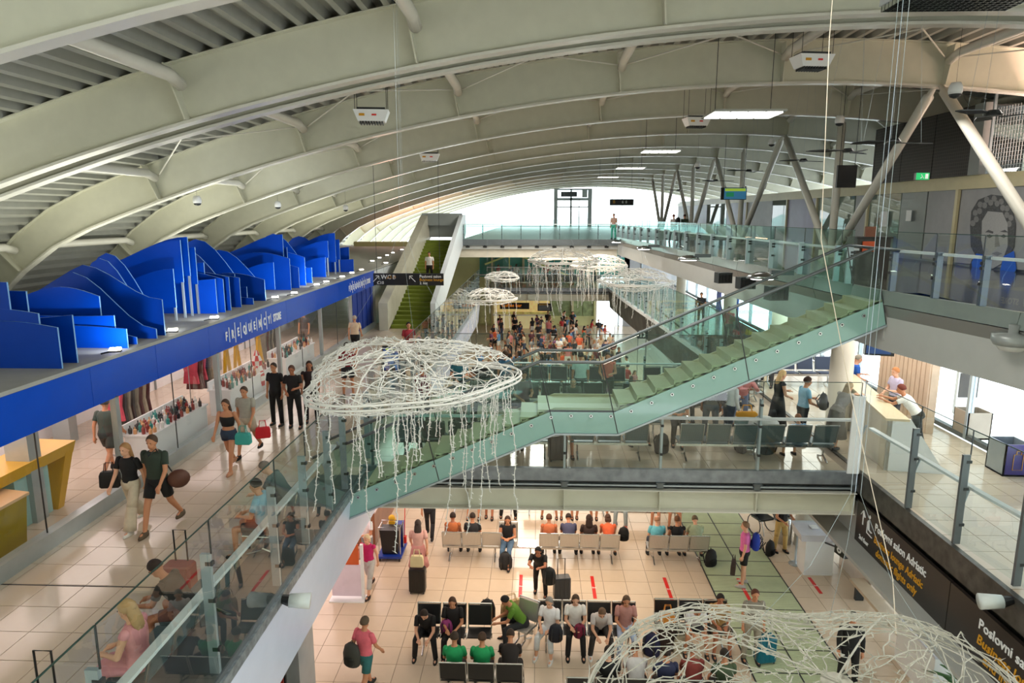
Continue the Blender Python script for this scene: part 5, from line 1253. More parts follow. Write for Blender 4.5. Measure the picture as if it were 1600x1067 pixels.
sitp((*A2, 2, .56), 'person in a dark brown top on the third seat of the centre silver bench', 'sit', ('tee', '3A2A26'), ('shorts', '2A2A2A'), ('long_hair', '2C1A12'), skin=2, fem=True)
sitp((*A2, 3, .56), 'seated person in an orange top on the last seat of the centre silver bench', 'sit_lean', ('tank', 'E0643A'), ('shorts', '3A3030'), ('bob', '4A3020'), skin=1, fem=True)
sitp((*A3, 0, .56), 'seated balding man in a light blue shirt on the silver bench by the mat', 'sit', ('tee', '6EC0D0'), ('trousers', '1E2A3A'), ('bald', 'B08060'), skin=0)
sitp((*A3, 1, .56), 'seated woman in a black top with a brown bun on the bench by the mat', 'sit', ('tank', '151518'), ('shorts', '222226'), ('bun', '6A4428'), skin=1, fem=True)
sitp((*A3, 2, .56), 'seated person in a pale green top on the last silver seat before the mat', 'sit_lean', ('tee', 'A9B898'), ('shorts', '5A5A50'), ('short_hair', '6A5A44'), skin=0)
sitp((.06, 17.95, 180, 1, .56), 'woman in black top and denim facing the viewer between the silver benches', 'sit_cross', ('tank', '141416'), ('capri', '5A7896'), ('long_hair', '3A2418'), skin=1, fem=True, dy=.1)
# row behind facing the viewer
rowb = [((-.6, 21.0, 180, 0), 'woman in black tank top leaning forward, left of the row beneath the bridge', 'sit_lean', ('tank', '121214'), ('trousers', '16161A'), ('long_hair', '2A1A12'), 1, True),
 ((-.6, 21.0, 180, 1), 'person in black shorts sitting sideways beneath the bridge, second from the left', 'sit_cross', ('tee', '18181A'), ('shorts', '121214'), ('short_hair', '20140E'), 2, False),
 ((-.6, 21.0, 180, 2), 'woman stretched out in black dress beneath the bridge at the left', 'sit_back', ('tank', '0F0F12'), ('skirt', '0F0F12'), ('long_hair', '3A2418'), 1, True),
 ((2.4, 21.0, 180, 0), 'person in orange shorts beneath the bridge, right of the middle', 'sit', ('tee', '8A4A34'), ('shorts', 'C87040'), ('short_hair', '3A241A'), 1, False),
 ((2.4, 21.0, 180, 1), 'person in a brown top beneath the bridge in the middle of the row', 'sit_lean', ('tee', '4A342A'), ('shorts', '2A2220'), ('short_hair', '20140E'), 1, False),
 ((2.4, 21.0, 180, 2), 'woman in a dark top with bare legs beneath the bridge in the middle', 'sit', ('tank', '2A2022'), ('mini', '3A3034'), ('long_hair', '3A2418'), 1, True),
 ((2.4, 21.0, 180, 3), 'person in rust red shirt beneath the bridge, left of the middle', 'sit_lean', ('tee', '9A4A34'), ('shorts', '2E2A28'), ('short_hair', '2A1A12'), 1, False),
 ((4.6, 20.4, 180, 3), 'woman in white patterned top, grey jeans and red shoes sitting beneath the bridge', 'sit', ('tee', 'D8D4E0'), ('trousers', '9AA8AC'), ('long_hair', '3A2418'), 0, True),
 ((4.6, 20.4, 180, 1), 'person in dark shorts with crossed bare tanned legs beneath the bridge beside the mat', 'sit_cross', ('tee', '5A3A34'), ('shorts', '3A3A34'), ('short_hair', '2A1A12'), 1, False),
 ((4.6, 20.4, 180, 0), 'person in pale yellow shorts beneath the bridge, closest to the mat', 'sit', ('tee', 'C8B088'), ('shorts', 'E0C080'), ('short_hair', '4A3424'), 1, False)]
for (bx, by, rz, i), lb, po, tp, bt_, hr, sk, fm in rowb: sitp((bx, by, rz, i, .56), lb, po, tp, bt_, hr, skin=sk, fem=fm, shoes='C8402A' if 'red shoes' in lb else '2A2A2C')
# front rows
B1 = (-.95, 13.75, 180)
sitp((*B1, 2, .58), 'person all in black bent over a phone, leftmost on the front left black bench', 'sit_lean', ('tee', '121214'), ('trousers', '16161A'), ('short_hair', '2A1C14'), skin=0, shoes='1A1A1C')
sitp((*B1, 1, .58), 'brown haired person beside a purple bag on the front left black bench', 'sit', ('tee', '1A1618'), ('trousers', '141416'), ('long_hair', '4A3020'), skin=1, fem=True)
backpack(-1.95, 13.62, .48, 180, '9A3A78', 'purple pink bag on the seat of the front left black bench', .8)
sitp((-.05, 13.9, 150, 0, .56), 'person in a bright green shirt sitting at an angle in the front row', 'sit_lean', ('tee', '5E8A2A'), ('trousers', '2A2C30'), ('short_hair', '1A1412'), skin=1, turn=-50)
B2 = (2.30, 13.95, 180)
sitp((*B2, 3, .56), 'woman with short grey hair in white top and trousers in the front row', 'sit', ('tee', 'F0EEF0'), ('capri', 'D8DCE0'), ('bob', '8C8680'), skin=0, fem=True, shoes='D8D4D0', turn=-20, dy=.12)
sitp((*B2, 2, .56), 'person in white tee, black leggings and black shoes in the front row', 'sit', ('tee', 'E8E4E0'), ('trousers', '1C1C1E'), ('long_hair', '4A3828'), skin=0, fem=True, shoes='141416')
sitp((*B2, 1, .56), 'man in grey white tee and dark trousers with white sneakers in the front row', 'sit_lean', ('tee', 'D0C8C6'), ('trousers', '3A3634'), ('short_hair', '6A4E38'), skin=0, shoes='EDEBE8')
sitp((*B2, 0, .56), 'person in a dusty pink top and pale blue jeans, last on the front centre bench', 'sit', ('tee', 'B8847C'), ('trousers', 'B4C4E0'), ('long_hair', '5A4430'), skin=1, fem=True)
backpack(.98, 13.6, .48, 180, '7A1A3A', 'dark red bag on the lap between the white and grey tee wearers', .75); backpack(.45, 13.35, .55, 180, '1C1E28', 'navy backpack held on the lap of the man with white sneakers', .9)
a = at0(1000, 1000); backpack(2.58, 13.75, 0, 150, '20224A', 'dark blue backpack with red trim standing at the end of the front centre bench', 1.2)
suitcase(2.95, 13.95, 0, 0, '2A1A1A', 'dark brown suitcase with an orange bag on top beside the blue backpack', handle=.25)
handbag(2.95, 13.95, .66, 0, 'D88A30', 'orange bag resting on the dark brown suitcase')
handbag(3.25, 13.85, 0, 10, 'B0A890', 'beige patterned shopping bag right of the dark brown suitcase', h=.4)
B3 = (4.4, 14.1, 180)
sitp((*B3, 1, .56), 'person in a pale shirt bending forward behind the rim of the nearest cloud light', 'sit_lean', ('tee', 'D8D8DC'), ('shorts', '4A4A50'), ('short_hair', '2A1C16'), skin=1)
sitp((*B3, 0, .56), 'person in a mustard brown top behind the nearest cloud light', 'sit', ('tee', 'B08850'), ('shorts', '6A5A48'), ('short_hair', '20140E'), skin=2)
person(at0(1172, 1035)+Vector((0, 0, .02)), 180, 'stand', ('tee', '8A8478'), ('trousers', 'A09888'), ('short_hair', '5A3020'), 'person in a grey patterned shirt standing on the mat behind the nearest cloud light', skin=1)
suitcase(5.0, 13.55, .02, 10, '0E6A80', 'teal suitcase standing on the mat behind the nearest cloud light')
sitp((-1.9, 12.35, 0, 0, .56), 'person in a green polo shirt at the bottom edge, left of the green pair', 'sit', ('tee', '1E9A5A'), ('shorts', '1A1A1C'), ('short_hair', '3A2A1E'), skin=1)
sitp((-1.9, 12.35, 0, 1, .56), 'person in a green polo shirt at the bottom edge, right of the green pair', 'sit', ('tee', '1E9A5A'), ('trousers', '202024'), ('short_hair', '4A3424'), skin=1)
sitp((-1.9, 12.35, 0, 2, .56), 'person in dark brown clothing cut by the bottom edge beside the green pair', 'sit_lean', ('tee', '2A2220'), ('trousers', '1A1A1C'), ('short_hair', '3A2A20'), skin=1)
for i, (c, hc, lb) in enumerate([('1A1A1C', '2A1C14', 'person in black with a dark bun at the bottom edge, left of the cloud'), ('D8D4D4', '3A281C', 'person in a white shirt seen from behind through the nearest cloud light'), ('2C3050', '2A1C14', 'person in a navy shirt seen through the wires of the nearest cloud light'), ('8A3A34', '4A3020', 'person in a dull red shirt seen through the nearest cloud light'), ('4A5A40', '2A2018', 'person in an olive shirt seen low through the nearest cloud light')]):
    sitp((.6, 12.0, 0, i+1, .56), lb, ('sit', 'sit_lean')[i % 2], ('tee', c), ('shorts', '2A2A2C'), (('bun', 'short_hair')[i > 0], hc), skin=(0, 1, 1, 2, 1)[i])
# walkers on the ground floor
person(at0(578, 925), 165, 'walk', ('tank', 'C8206A'), ('capri', 'C8C6C4'), ('bob', 'E0C8A0'), 'blond woman in a magenta top and grey capri trousers walking past the left bulkhead', skin=0, fem=True, shoes='3A2A28', s=.97)
a = at0(560, 905); handbag(a.x+.05, a.y-.05, .62, 20, '16161A', 'black shoulder bag carried by the woman in magenta')
p = at0(655, 905); person(p, 5, 'walk2', ('tee', 'D8A8A0'), ('skirt', 'C88A86'), ('long_hair', '3A302C'), 'woman in pale pink dress walking away with a black rolling suitcase', skin=0, fem=True)
q = at0(653, 925); suitcase(q.x, q.y, 0, 0, '161412', 'black rolling suitcase with a cream tote on top behind the pink woman', h=.68, handle=.32); handbag(q.x, q.y-.02, .73, 0, 'D8CCA0', 'cream tote bag sitting on the black rolling suitcase', h=.3)
person(at0(672, 838), 0, 'walk', ('tee', '26262A'), ('trousers', '1C1C20'), ('short_hair', '2A1C14'), 'person in dark clothes walking away just right of the pink woman', skin=1)
p = at0(572, 1085); person(p, -25, 'walk', ('tee', 'E06A78'), ('shorts', '2E6A6A'), ('short_hair', '5A4A3A'), 'person in a coral pink tee with a backpack at the bottom left', skin=1, s=1.02)
backpack(p.x-.22, p.y-.12, .75, -20, '3A3A34', 'dark olive backpack hanging at the side of the coral pink tee wearer', 1.1)
p = at0(1160, 915)+Vector((0, 0, .02)); person(p, 75, 'stand', ('tee', 'E070B0'), ('shorts', '141416'), ('short_hair', '8A6A50'), 'man in a pink tee with a blue backpack standing on the slatted mat', skin=0, shoes='B8B4B0', s=1.03)
backpack(p.x+.25, p.y-.06, 1.08, -105, '1A3AA8', 'bright blue backpack worn by the man in pink', 1.0); handbag(p.x-.30, p.y-.1, .42, 70, '3A2A26', 'dark brown bag hanging from the hand of the man in pink', h=.32)
a = at0(1110, 884); backpack(a.x, a.y, .0, 30, '18181A', 'black backpack standing at the mat edge by the last silver bench', 1.1)
a = at0(972, 862); backpack(a.x, a.y-.2, .46, 0, '121214', 'round black bag lying on the small table between the centre and right silver benches', .9)
a = at0(790, 888); backpack(a.x, a.y, 0, 180, '2A2A2C', 'black and white striped backpack on the floor between the silver benches', 1.1)
a = at0(850, 940); person(a+Vector((-.1, .25, 0)), 170, 'bend', ('tee', '121214'), ('trousers', '141416'), ('long_hair', '0E0C0C'), 'long haired woman in black bending over a dark backpack behind the front row', skin=2, fem=True, s=.95)
suitcase(a.x+.45, a.y+.15, 0, 10, '3A3E42', 'dark grey suitcase with an upright handle beside the bending woman', handle=.4); backpack(a.x+.12, a.y-.1, .55, 180, '1E2020', 'dark backpack held by the bending woman', 1.)
handbag(-.55, 14.35, .45, 30, 'C0A070', 'large tan shoulder bag behind the green shirted person', w=.5, h=.42); backpack(-1.1, 14.35, .4, 0, '0F0F10', 'black backpack behind the head of the green shirted person', 1.1)
person(at0(1218, 862), 200, 'stand_hold', ('tee', '16161A'), ('trousers', 'C8A868'), ('short_hair', '2A1C14'), 'man in black tee and tan trousers beside a wheelchair right of the mat', skin=1)
a = at0(1207, 862); backpack(a.x-.15, a.y-.2, 0, 40, '101012', 'black rucksack on the floor at the feet of the man in tan trousers', 1.)
p = at0(1322, 1075); person(p, 170, 'stand', ('long', '121214'), ('trousers', '151518'), ('short_hair', '1A1210'), 'person in a black jacket standing under the nearest cloud light right of the mat', skin=1)
# cleaning trolley
a = at0(612, 870); t = thing('cleaning_trolley', 'black cleaning trolley with blue base and yellow cloth at the left', 'trolley', (a.x, a.y, 0), 0)
m = MB(); m.hexa([(-.22, -.16, .18), (.22, -.16, .18), (.22, .16, .18), (-.22, .16, .18), (-.28, -.2, .9), (.28, -.2, .9), (.28, .2, .9), (-.28, .2, .9)]); m.build('waste_sack', mat('black_sack', '1A1A1A', .4, var=.1), t)
m = MB(); m.tube([(-.3, -.22, .2), (-.3, -.22, 1.0), (.3, -.22, 1.0), (.3, -.22, .2)], .015, 6); m.tube([(-.3, .25, .2), (-.3, .25, 1.0), (.3, .25, 1.0), (.3, .25, .2)], .015, 6); m.tube([(-.3, -.22, .95), (-.3, .25, .95)], .015, 6); m.tube([(.3, -.22, .95), (.3, .25, .95)], .015, 6); m.build('tube_frame', CHROME, t)
bl = mat('trolley_blue', '1A3A9A', .4)
MB().box(-.34, .34, -.3, .6, .1, .16).build('base', bl, t)
for x in (-.28, .28):
    for y in (-.25, .5): m = MB(); m.lathe([(.001, -.02), (.05, -.02), (.05, .02), (.001, .02)], n=10); m.xf(Matrix.Rotation(R(90), 4, 'Y')); m.build('wheel', BLACK, t).location = (x, y, .05)
MB().box(-.1, .28, .28, .58, .16, .85).build('bucket_box', bl, t); m = MB(); m.ball((-.05, .4, 1.0), .1, .09, .1, 10, 6); m.box(-.12, .05, .3, .5, .84, .94); m.build('yellow_cloth', mat('trolley_yellow', 'D8A820', .6), t)
m = MB(); m.tube([(.32, .3, .3), (.36, .3, 1.35)], .012, 6); m.box(.3, .38, .24, .36, .3, .5); m.build('broom', RED, t)
# counters at the left
def counter(x0, x1, y0, y1, h, m1, m2, label, z=0):
    t = thing('service_counter', label, 'counter', ((x0+x1)/2, (y0+y1)/2, z)); w, d = (x1-x0)/2, (y1-y0)/2
    MB().box(-w, w, -d, d, 0, h-.05).build('body', m1, t); MB().box(-w-.03, w+.03, -d-.03, d+.03, h-.05, h).build('top', m2, t); return t
counter(-5.6, -4.7, 18.5, 21.5, 1.1, mat('wood_front', '8A5230', .4, var=.2), mat('pinkish_counter', 'C8B4B0', .3), 'brown wooden counter with pale top beside the cleaning trolley')
a = at0(545, 935); t = thing('acrylic_stand', 'pinkish white acrylic display stand with red orange poster left of the woman in magenta', 'stand', (a.x, a.y, 0), 0)
MB().box(-.4, .35, -.05, .0, .1, .95).build('panel', mat('pink_white_acrylic', 'E8D8E8', .2), t); MB().box(.35, .42, -.06, .02, 0, 1.5).build('post', WHITE, t); MB().box(-.4, .3, -.03, 0, .95, 1.5).build('orange_poster', mat('orange_poster', 'D8602A', .5), t); MB().box(-.45, .45, -.2, .15, 0, .03).build('foot', WHITE, t)
person((-4.6, 17.2, 0), 150, 'stand_hold', ('tee', 'EDE8EA'), ('trousers', '8A8A90'), ('short_hair', '6A2A20'), 'person in a white shirt at the counter behind the woman in magenta', skin=1)
# gate desk and queue posts at the right
a = at0(1280, 902); t = thing('gate_desk', 'white boarding desk with glass screen under the gate 8 sign', 'desk', (a.x, a.y+.35, 0), 0)
MB().box(-.38, .38, -.25, .25, 0, 1.0).build('body', WHITE, t); m = MB(); m.hexa([(-.52, -.3, 1.0), (.5, -.3, 1.0), (.5, .35, 1.0), (-.52, .35, 1.0), (-.58, -.38, 1.22), (.55, -.38, 1.22), (.55, .4, 1.28), (-.58, .4, 1.28)]); m.build('counter_top', mat('pearl_laminate', 'DADCE8', .2), t)
MB().box(-.2, -.0, -.1, .12, 1.28, 1.29).build('paper_sheet', WHITE, t); MB().box(.2, .3, -.05, .05, 1.28, 1.34).build('scanner', BLACK, t); MB().box(-.5, .5, .3, .32, 1.25, 1.75).build('screen', GL, t)
tag(counter(8.5, 8.9, 16.2, 18.0, 1.05, mat('beige_partition', 'D8CCC0', .4), WHITE, 'x'), 'beige partition counter right of the boarding desk, beneath the gate 8 sign', 'counter')
def qpost(p, label, z=0):
    t = thing('queue_post', label, 'barrier post', (p.x, p.y, z)); m = MB(); m.lathe([(.17, 0), (.17, .02), (.03, .04), (.03, .95), (.04, .96), (.04, 1.02)], n=14); m.build('post', ALU, t, smooth=True)
    MB().box(-.04, .04, -.04, .04, .93, 1.0).build('belt_head', BLACK, t); return t
p1 = at0(1242, 881); qpost(p1, 'steel queue barrier post with round foot left of the boarding desk'); p2 = at0(1250, 870)
m = MB(); m.bar((p1.x, p1.y, .96), (p1.x+2.8, p1.y-3.4, .96), .006, .05); o = m.build('queue_belt', mat('grey_belt', '4A4A4E', .6)); tag(o, 'thin grey queue belt stretched from the barrier post toward the right', 'belt')
qpost(Vector((p1.x+2.8, p1.y-3.4, 0)), 'steel queue post at the right end of the grey belt, below the sign band')
def planter(p, z, s, label):
    t = thing('potted_plant', label, 'plant', (p[0], p[1], z)); m = MB(); m.lathe([(.16*s, 0), (.22*s, .4*s), (.2*s, .4*s), (.18*s, .36*s)], n=14); m.build('pot', mat('dark_pot', '3A3A38', .4), t)
    random.seed(int(p[1]*100)); lf = MB()
    for i in range(60):
        a = random.random()*2*PI; el = random.uniform(.2, 1.3); L = s*random.uniform(.45, .9); d = Vector((math.cos(a)*math.cos(el), math.sin(a)*math.cos(el), math.sin(el))); q = Vector((-math.sin(a), math.cos(a), 0))*.045*s; b = Vector((0, 0, .38*s))
        mid = b+d*L*.6; e = b+d*L+Vector((0, 0, -.25*L)); lf.add([b, mid+q, e, mid-q, mid+Vector((0, 0, .01))], [(0, 1, 4), (1, 2, 4), (2, 3, 4), (3, 0, 4)])
    stuff(lf.build('leaves', mat('plant_leaf', '3A6A2C', .5, var=.3), t)); return t
planter((at0(1236, 835).x, 20.8), 0, 1.0, 'green potted plant beside the pale column behind the man in tan trousers'); planter((8.3, 11.5), 0, 1.5, 'spiky potted palm beneath the right sign band'); planter((6.0, 31.5), 0, 1.8, 'large leafy plant next to the gate 13 sign')
a = at0(1200, 838); t = thing('wheelchair', 'folded wheelchair half hidden behind the man in tan trousers', 'wheelchair', (a.x-.1, a.y+.3, 0), 20)
for x in (-.3, .3): m = MB(); m.tube([(x, .3*math.cos(q*PI/8), .3+.3*math.sin(q*PI/8)) for q in range(16)], .015, 6, closed=True); m.build('wheel', BLACK, t)
MB().box(-.24, .24, -.22, .22, .45, .5).build('seat', PADB, t); MB().box(-.24, .24, .2, .24, .5, .95).build('backrest', PADB, t); m = MB(); [m.tube([(x, -.45, .1), (x, -.3, .5), (x, .22, .5), (x, .26, 1.0), (x, .4, 1.02)], .013, 6) for x in (-.26, .26)]; m.build('frame', CHROME, t)
t = thing('litter_bin', 'steel rounded litter bin beside the man in tan trousers', 'bin', (at0(1232, 858).x, 19.2, 0)); m = MB(); m.lathe([(.2, 0), (.22, .02), (.22, .8), (.18, .86)], n=16); m.build('body', CHROME, t, smooth=True); m = MB(); m.lathe([(.14, .86), (.14, .9), (.02, .92)], n=16); m.build('lid', DKGREY, t)
t = thing('luggage_bench', 'long low beige bench under the right sign band', 'bench', (8.2, 15.2, 0)); MB().box(-.15, .2, -1.6, 1.2, .38, .46).build('seat', mat('beige_bench', 'C8B49A', .4), t); MB().box(-.1, .1, -1.4, -1.3, 0, .38).build('leg', DKGREY, t); MB().box(-.1, .1, .9, 1.0, 0, .38).build('leg', DKGREY, t)
t = counter(7.9, 8.5, 12.4, 13.8, 1.05, WHITE, mat('pearl_laminate', 'DADCE8', .2), 'white check desk seen through the nearest cloud light at the right')
# ================================================================ LEFT GALLERY PEOPLE
def at4(px, py): return PZ(px, py, 4)
p = at4(212, 824); person(p, 172, 'walk', ('tee', '121214'), ('wide', 'CDBFA8'), ('long_hair', 'A87C50'), 'woman in black top and wide cream trousers walking on the left gallery', skin=0, fem=True, s=.97, shoes='E8E4DE')
handbag(p.x-.36, p.y-.02, 4.78, 10, '141416', 'black shoulder bag at the side of the woman in cream trousers', h=.3)
p = at4(254, 826); person(p, 178, 'walk2', ('tee', '2E3A30'), ('shorts', '111113'), ('short_hair', '4A3424'), 'man in dark green tee and black shorts walking beside the woman in cream trousers', skin=1, s=1.07, shoes='5A4A38')
t = thing('duffel_bag', 'dark brown round duffel bag hanging at the hip of the man in dark green', 'bag', (p.x+.36, p.y+.05, 4.95), 30); m = MB(); m.ball((0, 0, 0), .19, .13, .17, 14, 8); m.build('bag_body', mat('bag_5A3426', '5A3426', .6), t, smooth=True); m = MB(); m.tube([(-.1, 0, .15), (-.32, .02, .6), (-.45, -.1, .52)], .014, 5); m.build('strap', BLACK, t)
p = at4(362, 734); person(p, 178, 'walk', ('crop', '141416'), ('mini', '2A3A52'), ('long_hair', '4A3428'), 'woman in a black bandeau top and denim shorts on the left gallery', skin=1, fem=True, s=.98, shoes='C08A6A'); handbag(p.x+.34, p.y-.05, 4.62, 0, '3AA8A0', 'teal beach bag in the hand of the woman in denim shorts')
p = at4(390, 710); person(p, 180, 'walk2', ('tee', 'A8A498'), ('shorts', 'B8AC98'), ('short_hair', '4A3A30'), 'person in pale tee and shorts next to the woman in denim shorts', skin=1, shoes='1C1C1E'); handbag(p.x+.36, p.y, 4.42, 20, 'D01828', 'bright red handbag carried by the person in pale shorts')
person(at4(434, 664), 170, 'stand', ('tee', '16161A'), ('trousers', '121214'), ('short_hair', '3A2C24'), 'person all in black, left of the dark trio beside the cloud light', skin=1)
person(at4(462, 668), 185, 'stand_hold', ('tee', '1E1A1C'), ('trousers', '141416'), ('short_hair', '5A3A30'), 'person in black with bare tanned forearms, middle of the dark trio beside the cloud light', skin=2)
person(at4(488, 660), 195, 'stand', ('tank', '2A1A1E'), ('trousers', '101012'), ('long_hair', '2A1A14'), 'person in black at the right of the dark trio, half behind the cloud light', skin=2, fem=True)
person(at4(556, 558), 2, 'walk', ('tee', 'D8BCA0'), ('shorts', '121214'), ('short_hair', 'B8A898'), 'man in beige tee and black shorts walking away past the blue curtain', skin=1)
person(at4(545, 620), 20, 'stand', ('tee', '8A1A28'), ('shorts', '2A2A30'), ('short_hair', '2A1C16'), 'person in a dark red tee behind the left end of the large cloud light', skin=1)
person(at4(640, 575), 200, 'stand', ('tee', 'A02838'), ('trousers', '2A2A2E'), ('short_hair', '1A1210'), 'person in red just right of the departures display', skin=1)
person(at4(633, 484), 10, 'walk', ('tee', 'C88A90'), ('trousers', '1C1C20'), ('long_hair', '3A241C'), 'person in dusty pink walking in the distance under the long black sign', skin=1, fem=True, near=False)
person((-6.1, 38.6, 4+10*.165+.165), 180, 'stand', ('tee', 'E8E4E0'), ('trousers', '1A1214'), ('short_hair', '2A2018'), 'man in white shirt and dark trousers coming down the green staircase', skin=1, near=False)
# inside the store
person((-9.9, 12.35, 4), 160, 'stand_hold', ('tee', '1C1A1C'), ('trousers', '1A1A1C'), ('short_hair', '2A1C14'), 'shop assistant in black behind the yellow counter', skin=1)
person((-9.4, 14.0, 4), 0, 'walk', ('tee', '3A4A44'), ('shorts', '2E3634'), ('short_hair', '3A2A20'), 'customer in dark green shorts walking inside the store', skin=1)
person((-9.6, 27.5, 4), 170, 'stand', ('tee', '4A4A4C'), ('shorts', '6A6662'), ('short_hair', '3A2A20'), 'customer in grey with a bag at the far end of the store', skin=1)
person((-10.8, 17.2, 4), 90, 'stand', ('tee', '3A2420'), ('skirt', '6A2A34'), ('long_hair', '1A1210'), 'customer in dark red standing among the garments inside the store', skin=1, fem=True)
# travellers added behind the near left railing, mostly for figures mirrored in its glass
bench(-4.55, 10.2, 4, 3, 90, 'slate perforated bench against the near left railing', PERT)
bench(-4.55, 6.6, 4, 4, 90, 'slate perforated bench against the near left railing at the bottom of the view', PERT)
sitp((-4.55, 6.6, 90, 0, .56), 'blond woman in a pink dress added for a reflection in the near left railing', 'sit', ('tank', 'D89098'), ('skirt', 'D89098'), ('long_hair', 'B08C60'), z=4, skin=0, fem=True)
sitp((-4.55, 6.6, 90, 2, .56), 'person in a dark patterned top seen through the near left railing', 'sit_lean', ('tee', '2E2E30'), ('shorts', '6A4038'), ('short_hair', '2A1A14'), z=4, skin=2)
sitp((-4.55, 10.2, 90, 2, .56), 'grey haired man leaning on his arm behind the left railing', 'sit_lean', ('tee', '5A6468'), ('trousers', '3A3E44'), ('short_hair', '7A7068'), z=4, skin=0)
sitp((-4.55, 10.2, 90, 0, .56), 'person in a light blue shirt and dark hair behind the left railing', 'sit', ('tee', '8AB4C8'), ('shorts', '3A3A3E'), ('short_hair', '241812'), z=4, skin=1)
suitcase(-5.1, 6.1, 4, 0, '2A2A2C', 'black suitcase with raised handle at the bottom left behind the railing', handle=.5); suitcase(-5.3, 9.2, 4, 0, '7A1A22', 'dark red suitcase with raised black handle behind the left railing', handle=.45, h=.5)
# ================================================================ BRIDGE PEOPLE AND SEATS
bench(-3.3, 15.35, 4, 6, 0, 'slate perforated bench on the bridge under the staircase, left part, back to the viewer', PERT, .62)
bench(.75, 15.35, 4, 3, 0, 'slate perforated three-seat bench on the bridge right of the landing, back to the viewer', PERT, .62)
bench(3.25, 15.35, 4, 6, 0, 'slate perforated bench on the bridge below the upper flight of stairs, back to the viewer', PERT, .6)
bench(6.0, 18.5, 4, 6, 180, 'slate bench in the middle of the bridge behind the landing', PADB, .6)
bench(1.9, 18.5, 4, 6, 180, 'slate bench on the left half of the bridge behind the landing', PADB, .6)
bench(6.9, 20.6, 4, 6, 180, 'dark bench at the far side of the bridge near the pale column', PADB, .6); bench(2.8, 20.6, 4, 8, 180, 'dark bench along the far railing of the bridge', PADB, .6)
bench(9.9, 22.5, 4, 4, 180, 'dark blue bench by the gallery window behind the woman in black', mat('navy_pad', '2E3A52', .5), .6)
def br(px, py, *a, **k): return person(at4(px, py), *a, **k)
br(906, 641, 0, 'stand', ('tee', 'CFE8E4'), ('trousers', '2A3A3E'), ('short_hair', '2A1E18'), 'man in a loose white shirt standing behind the stair landing', skin=1)
br(948, 640, 170, 'stand_hold', ('tank', 'E07060'), ('trousers', '1E2624'), ('long_hair', '3A281E'), 'woman in an orange top and black jacket behind the stair landing', skin=1, fem=True)
person((seatp(1.9, 18.5, 180, 1, .6)[0], 18.5, 4), 180, 'sit_lean', ('tee', '5A6058'), ('trousers', '2E343C'), ('bald', '9A8A7A'), 'bald man in grey leaning forward behind the stair landing', skin=0)
person((seatp(1.9, 18.5, 180, 0, .6)[0], 16.6, 4), -60, 'stand', ('tee', 'C8DAD6'), ('shorts', 'B0B4B0'), ('long_hair', '7A4A28'), 'child with auburn hair standing by the man in the loose white shirt', skin=0, fem=True, s=.66)
person((seatp(6.0, 18.5, 180, 2, .6)[0], 18.5, 4), 120, 'sit_lean', ('tee', '25333E'), ('trousers', '1E2830'), ('short_hair', '6A5A4E'), 'man in a navy shirt sitting with head bent, right of the landing', skin=1)
person((seatp(6.0, 18.5, 180, 1, .6)[0]+.1, 18.9, 4), 150, 'stand', ('tee', '3A78A8'), ('shorts', '2A3A48'), ('short_hair', '3A2A20'), 'child in a blue shirt behind the man in navy', skin=0, s=.6)
for i, (c, hc, lb, po) in enumerate([('2A3A40', '8A5A38', 'auburn haired person in a dark top seated on the left part of the bridge', 'sit'), ('4A3438', '3A241A', 'person in a maroon top seated at the left end of the bridge behind the cloud', 'sit_lean'), ('3A5A6A', '2A1A14', 'person in a petrol blue shirt seated on the left part of the bridge', 'sit')]):
    x, y = seatp(-3.3, 15.35, 0, i*2, .62); person((x, y, 4), 0, po, ('tee', c), ('trousers', '22262A'), ('long_hair' if i == 0 else 'short_hair', hc), lb, skin=1, fem=i == 0)
for i, (x, y, c, bc, hc, lb, po, f) in enumerate([(-3.0, 17.4, '7A3A4A', '22262A', '2A1A12', 'person in plum shirt standing at the left of the bridge behind the big cloud', 'stand', 160), (-2.2, 18.9, '2A6A7A', '2A2A2E', '3A2A1E', 'person in teal shirt standing on the left of the bridge', 'stand_hold', 190), (-1.6, 17.0, '5A4A42', '1E1E22', '2A1A12', 'person in brown shirt standing behind the lower flight of stairs', 'stand', 100), (-.9, 19.4, '3A6A8A', '2E3238', '4A3424', 'person in steel blue shirt with a rucksack behind the lower flight', 'stand', 20), (-.35, 16.9, '704A58', '2A2A2E', '2A1A14', 'person in mauve top behind the lower flight, near the landing', 'stand_hold', 200)]):
    person((x, y, 4), f, po, ('tee', c), ('trousers', bc), ('short_hair', hc), lb, skin=1)
x, y = seatp(.75, 15.35, 0, 2, .62); person((x+.1, y+1.3, 4), 200, 'sit_lean', ('tee', 'E4E6E4'), ('trousers', '2A2C30'), ('short_hair', '2A1C16'), 'person in a white shirt slumped on the bridge seats below the landing', skin=1)
bench(3.2, 16.9, 4, 5, 180, 'slate bench facing the viewer in the middle of the bridge behind the white shirted sleeper', PERT, .6)
br(885, 716, 190, 'stand', ('shorts', '7A3A34'), ('shorts', '7A3A34'), ('short_hair', '2A1C16'), 'person in dark red shorts standing under the stair landing', skin=2, s=.92)
a = at4(888, 722); suitcase(a.x-.25, a.y+.1, 4, 10, '1C1618', 'black suitcase at the legs of the person in dark red shorts'); 
br(1108, 690, -15, 'stand', ('tee', '4A5052'), ('trousers', '3A4A58'), ('short_hair', '1A1210'), 'dark skinned man in a grey tee standing behind the bridge seats', skin=3)
p = at4(1136, 690); person(p, -70, 'stand_reach', ('long', 'E8E8EC'), ('trousers', '3A4458'), ('short_hair', '14100E'), 'person in a white spotted shirt reaching over the yellow bag on the bridge', skin=3, s=.98)
rnd = random.Random(2); dots = MB()
backpack(p.x-.24, p.y-.02, 5.02, 110, '1C2230', 'dark navy backpack worn by the person in the spotted shirt', 1.1)
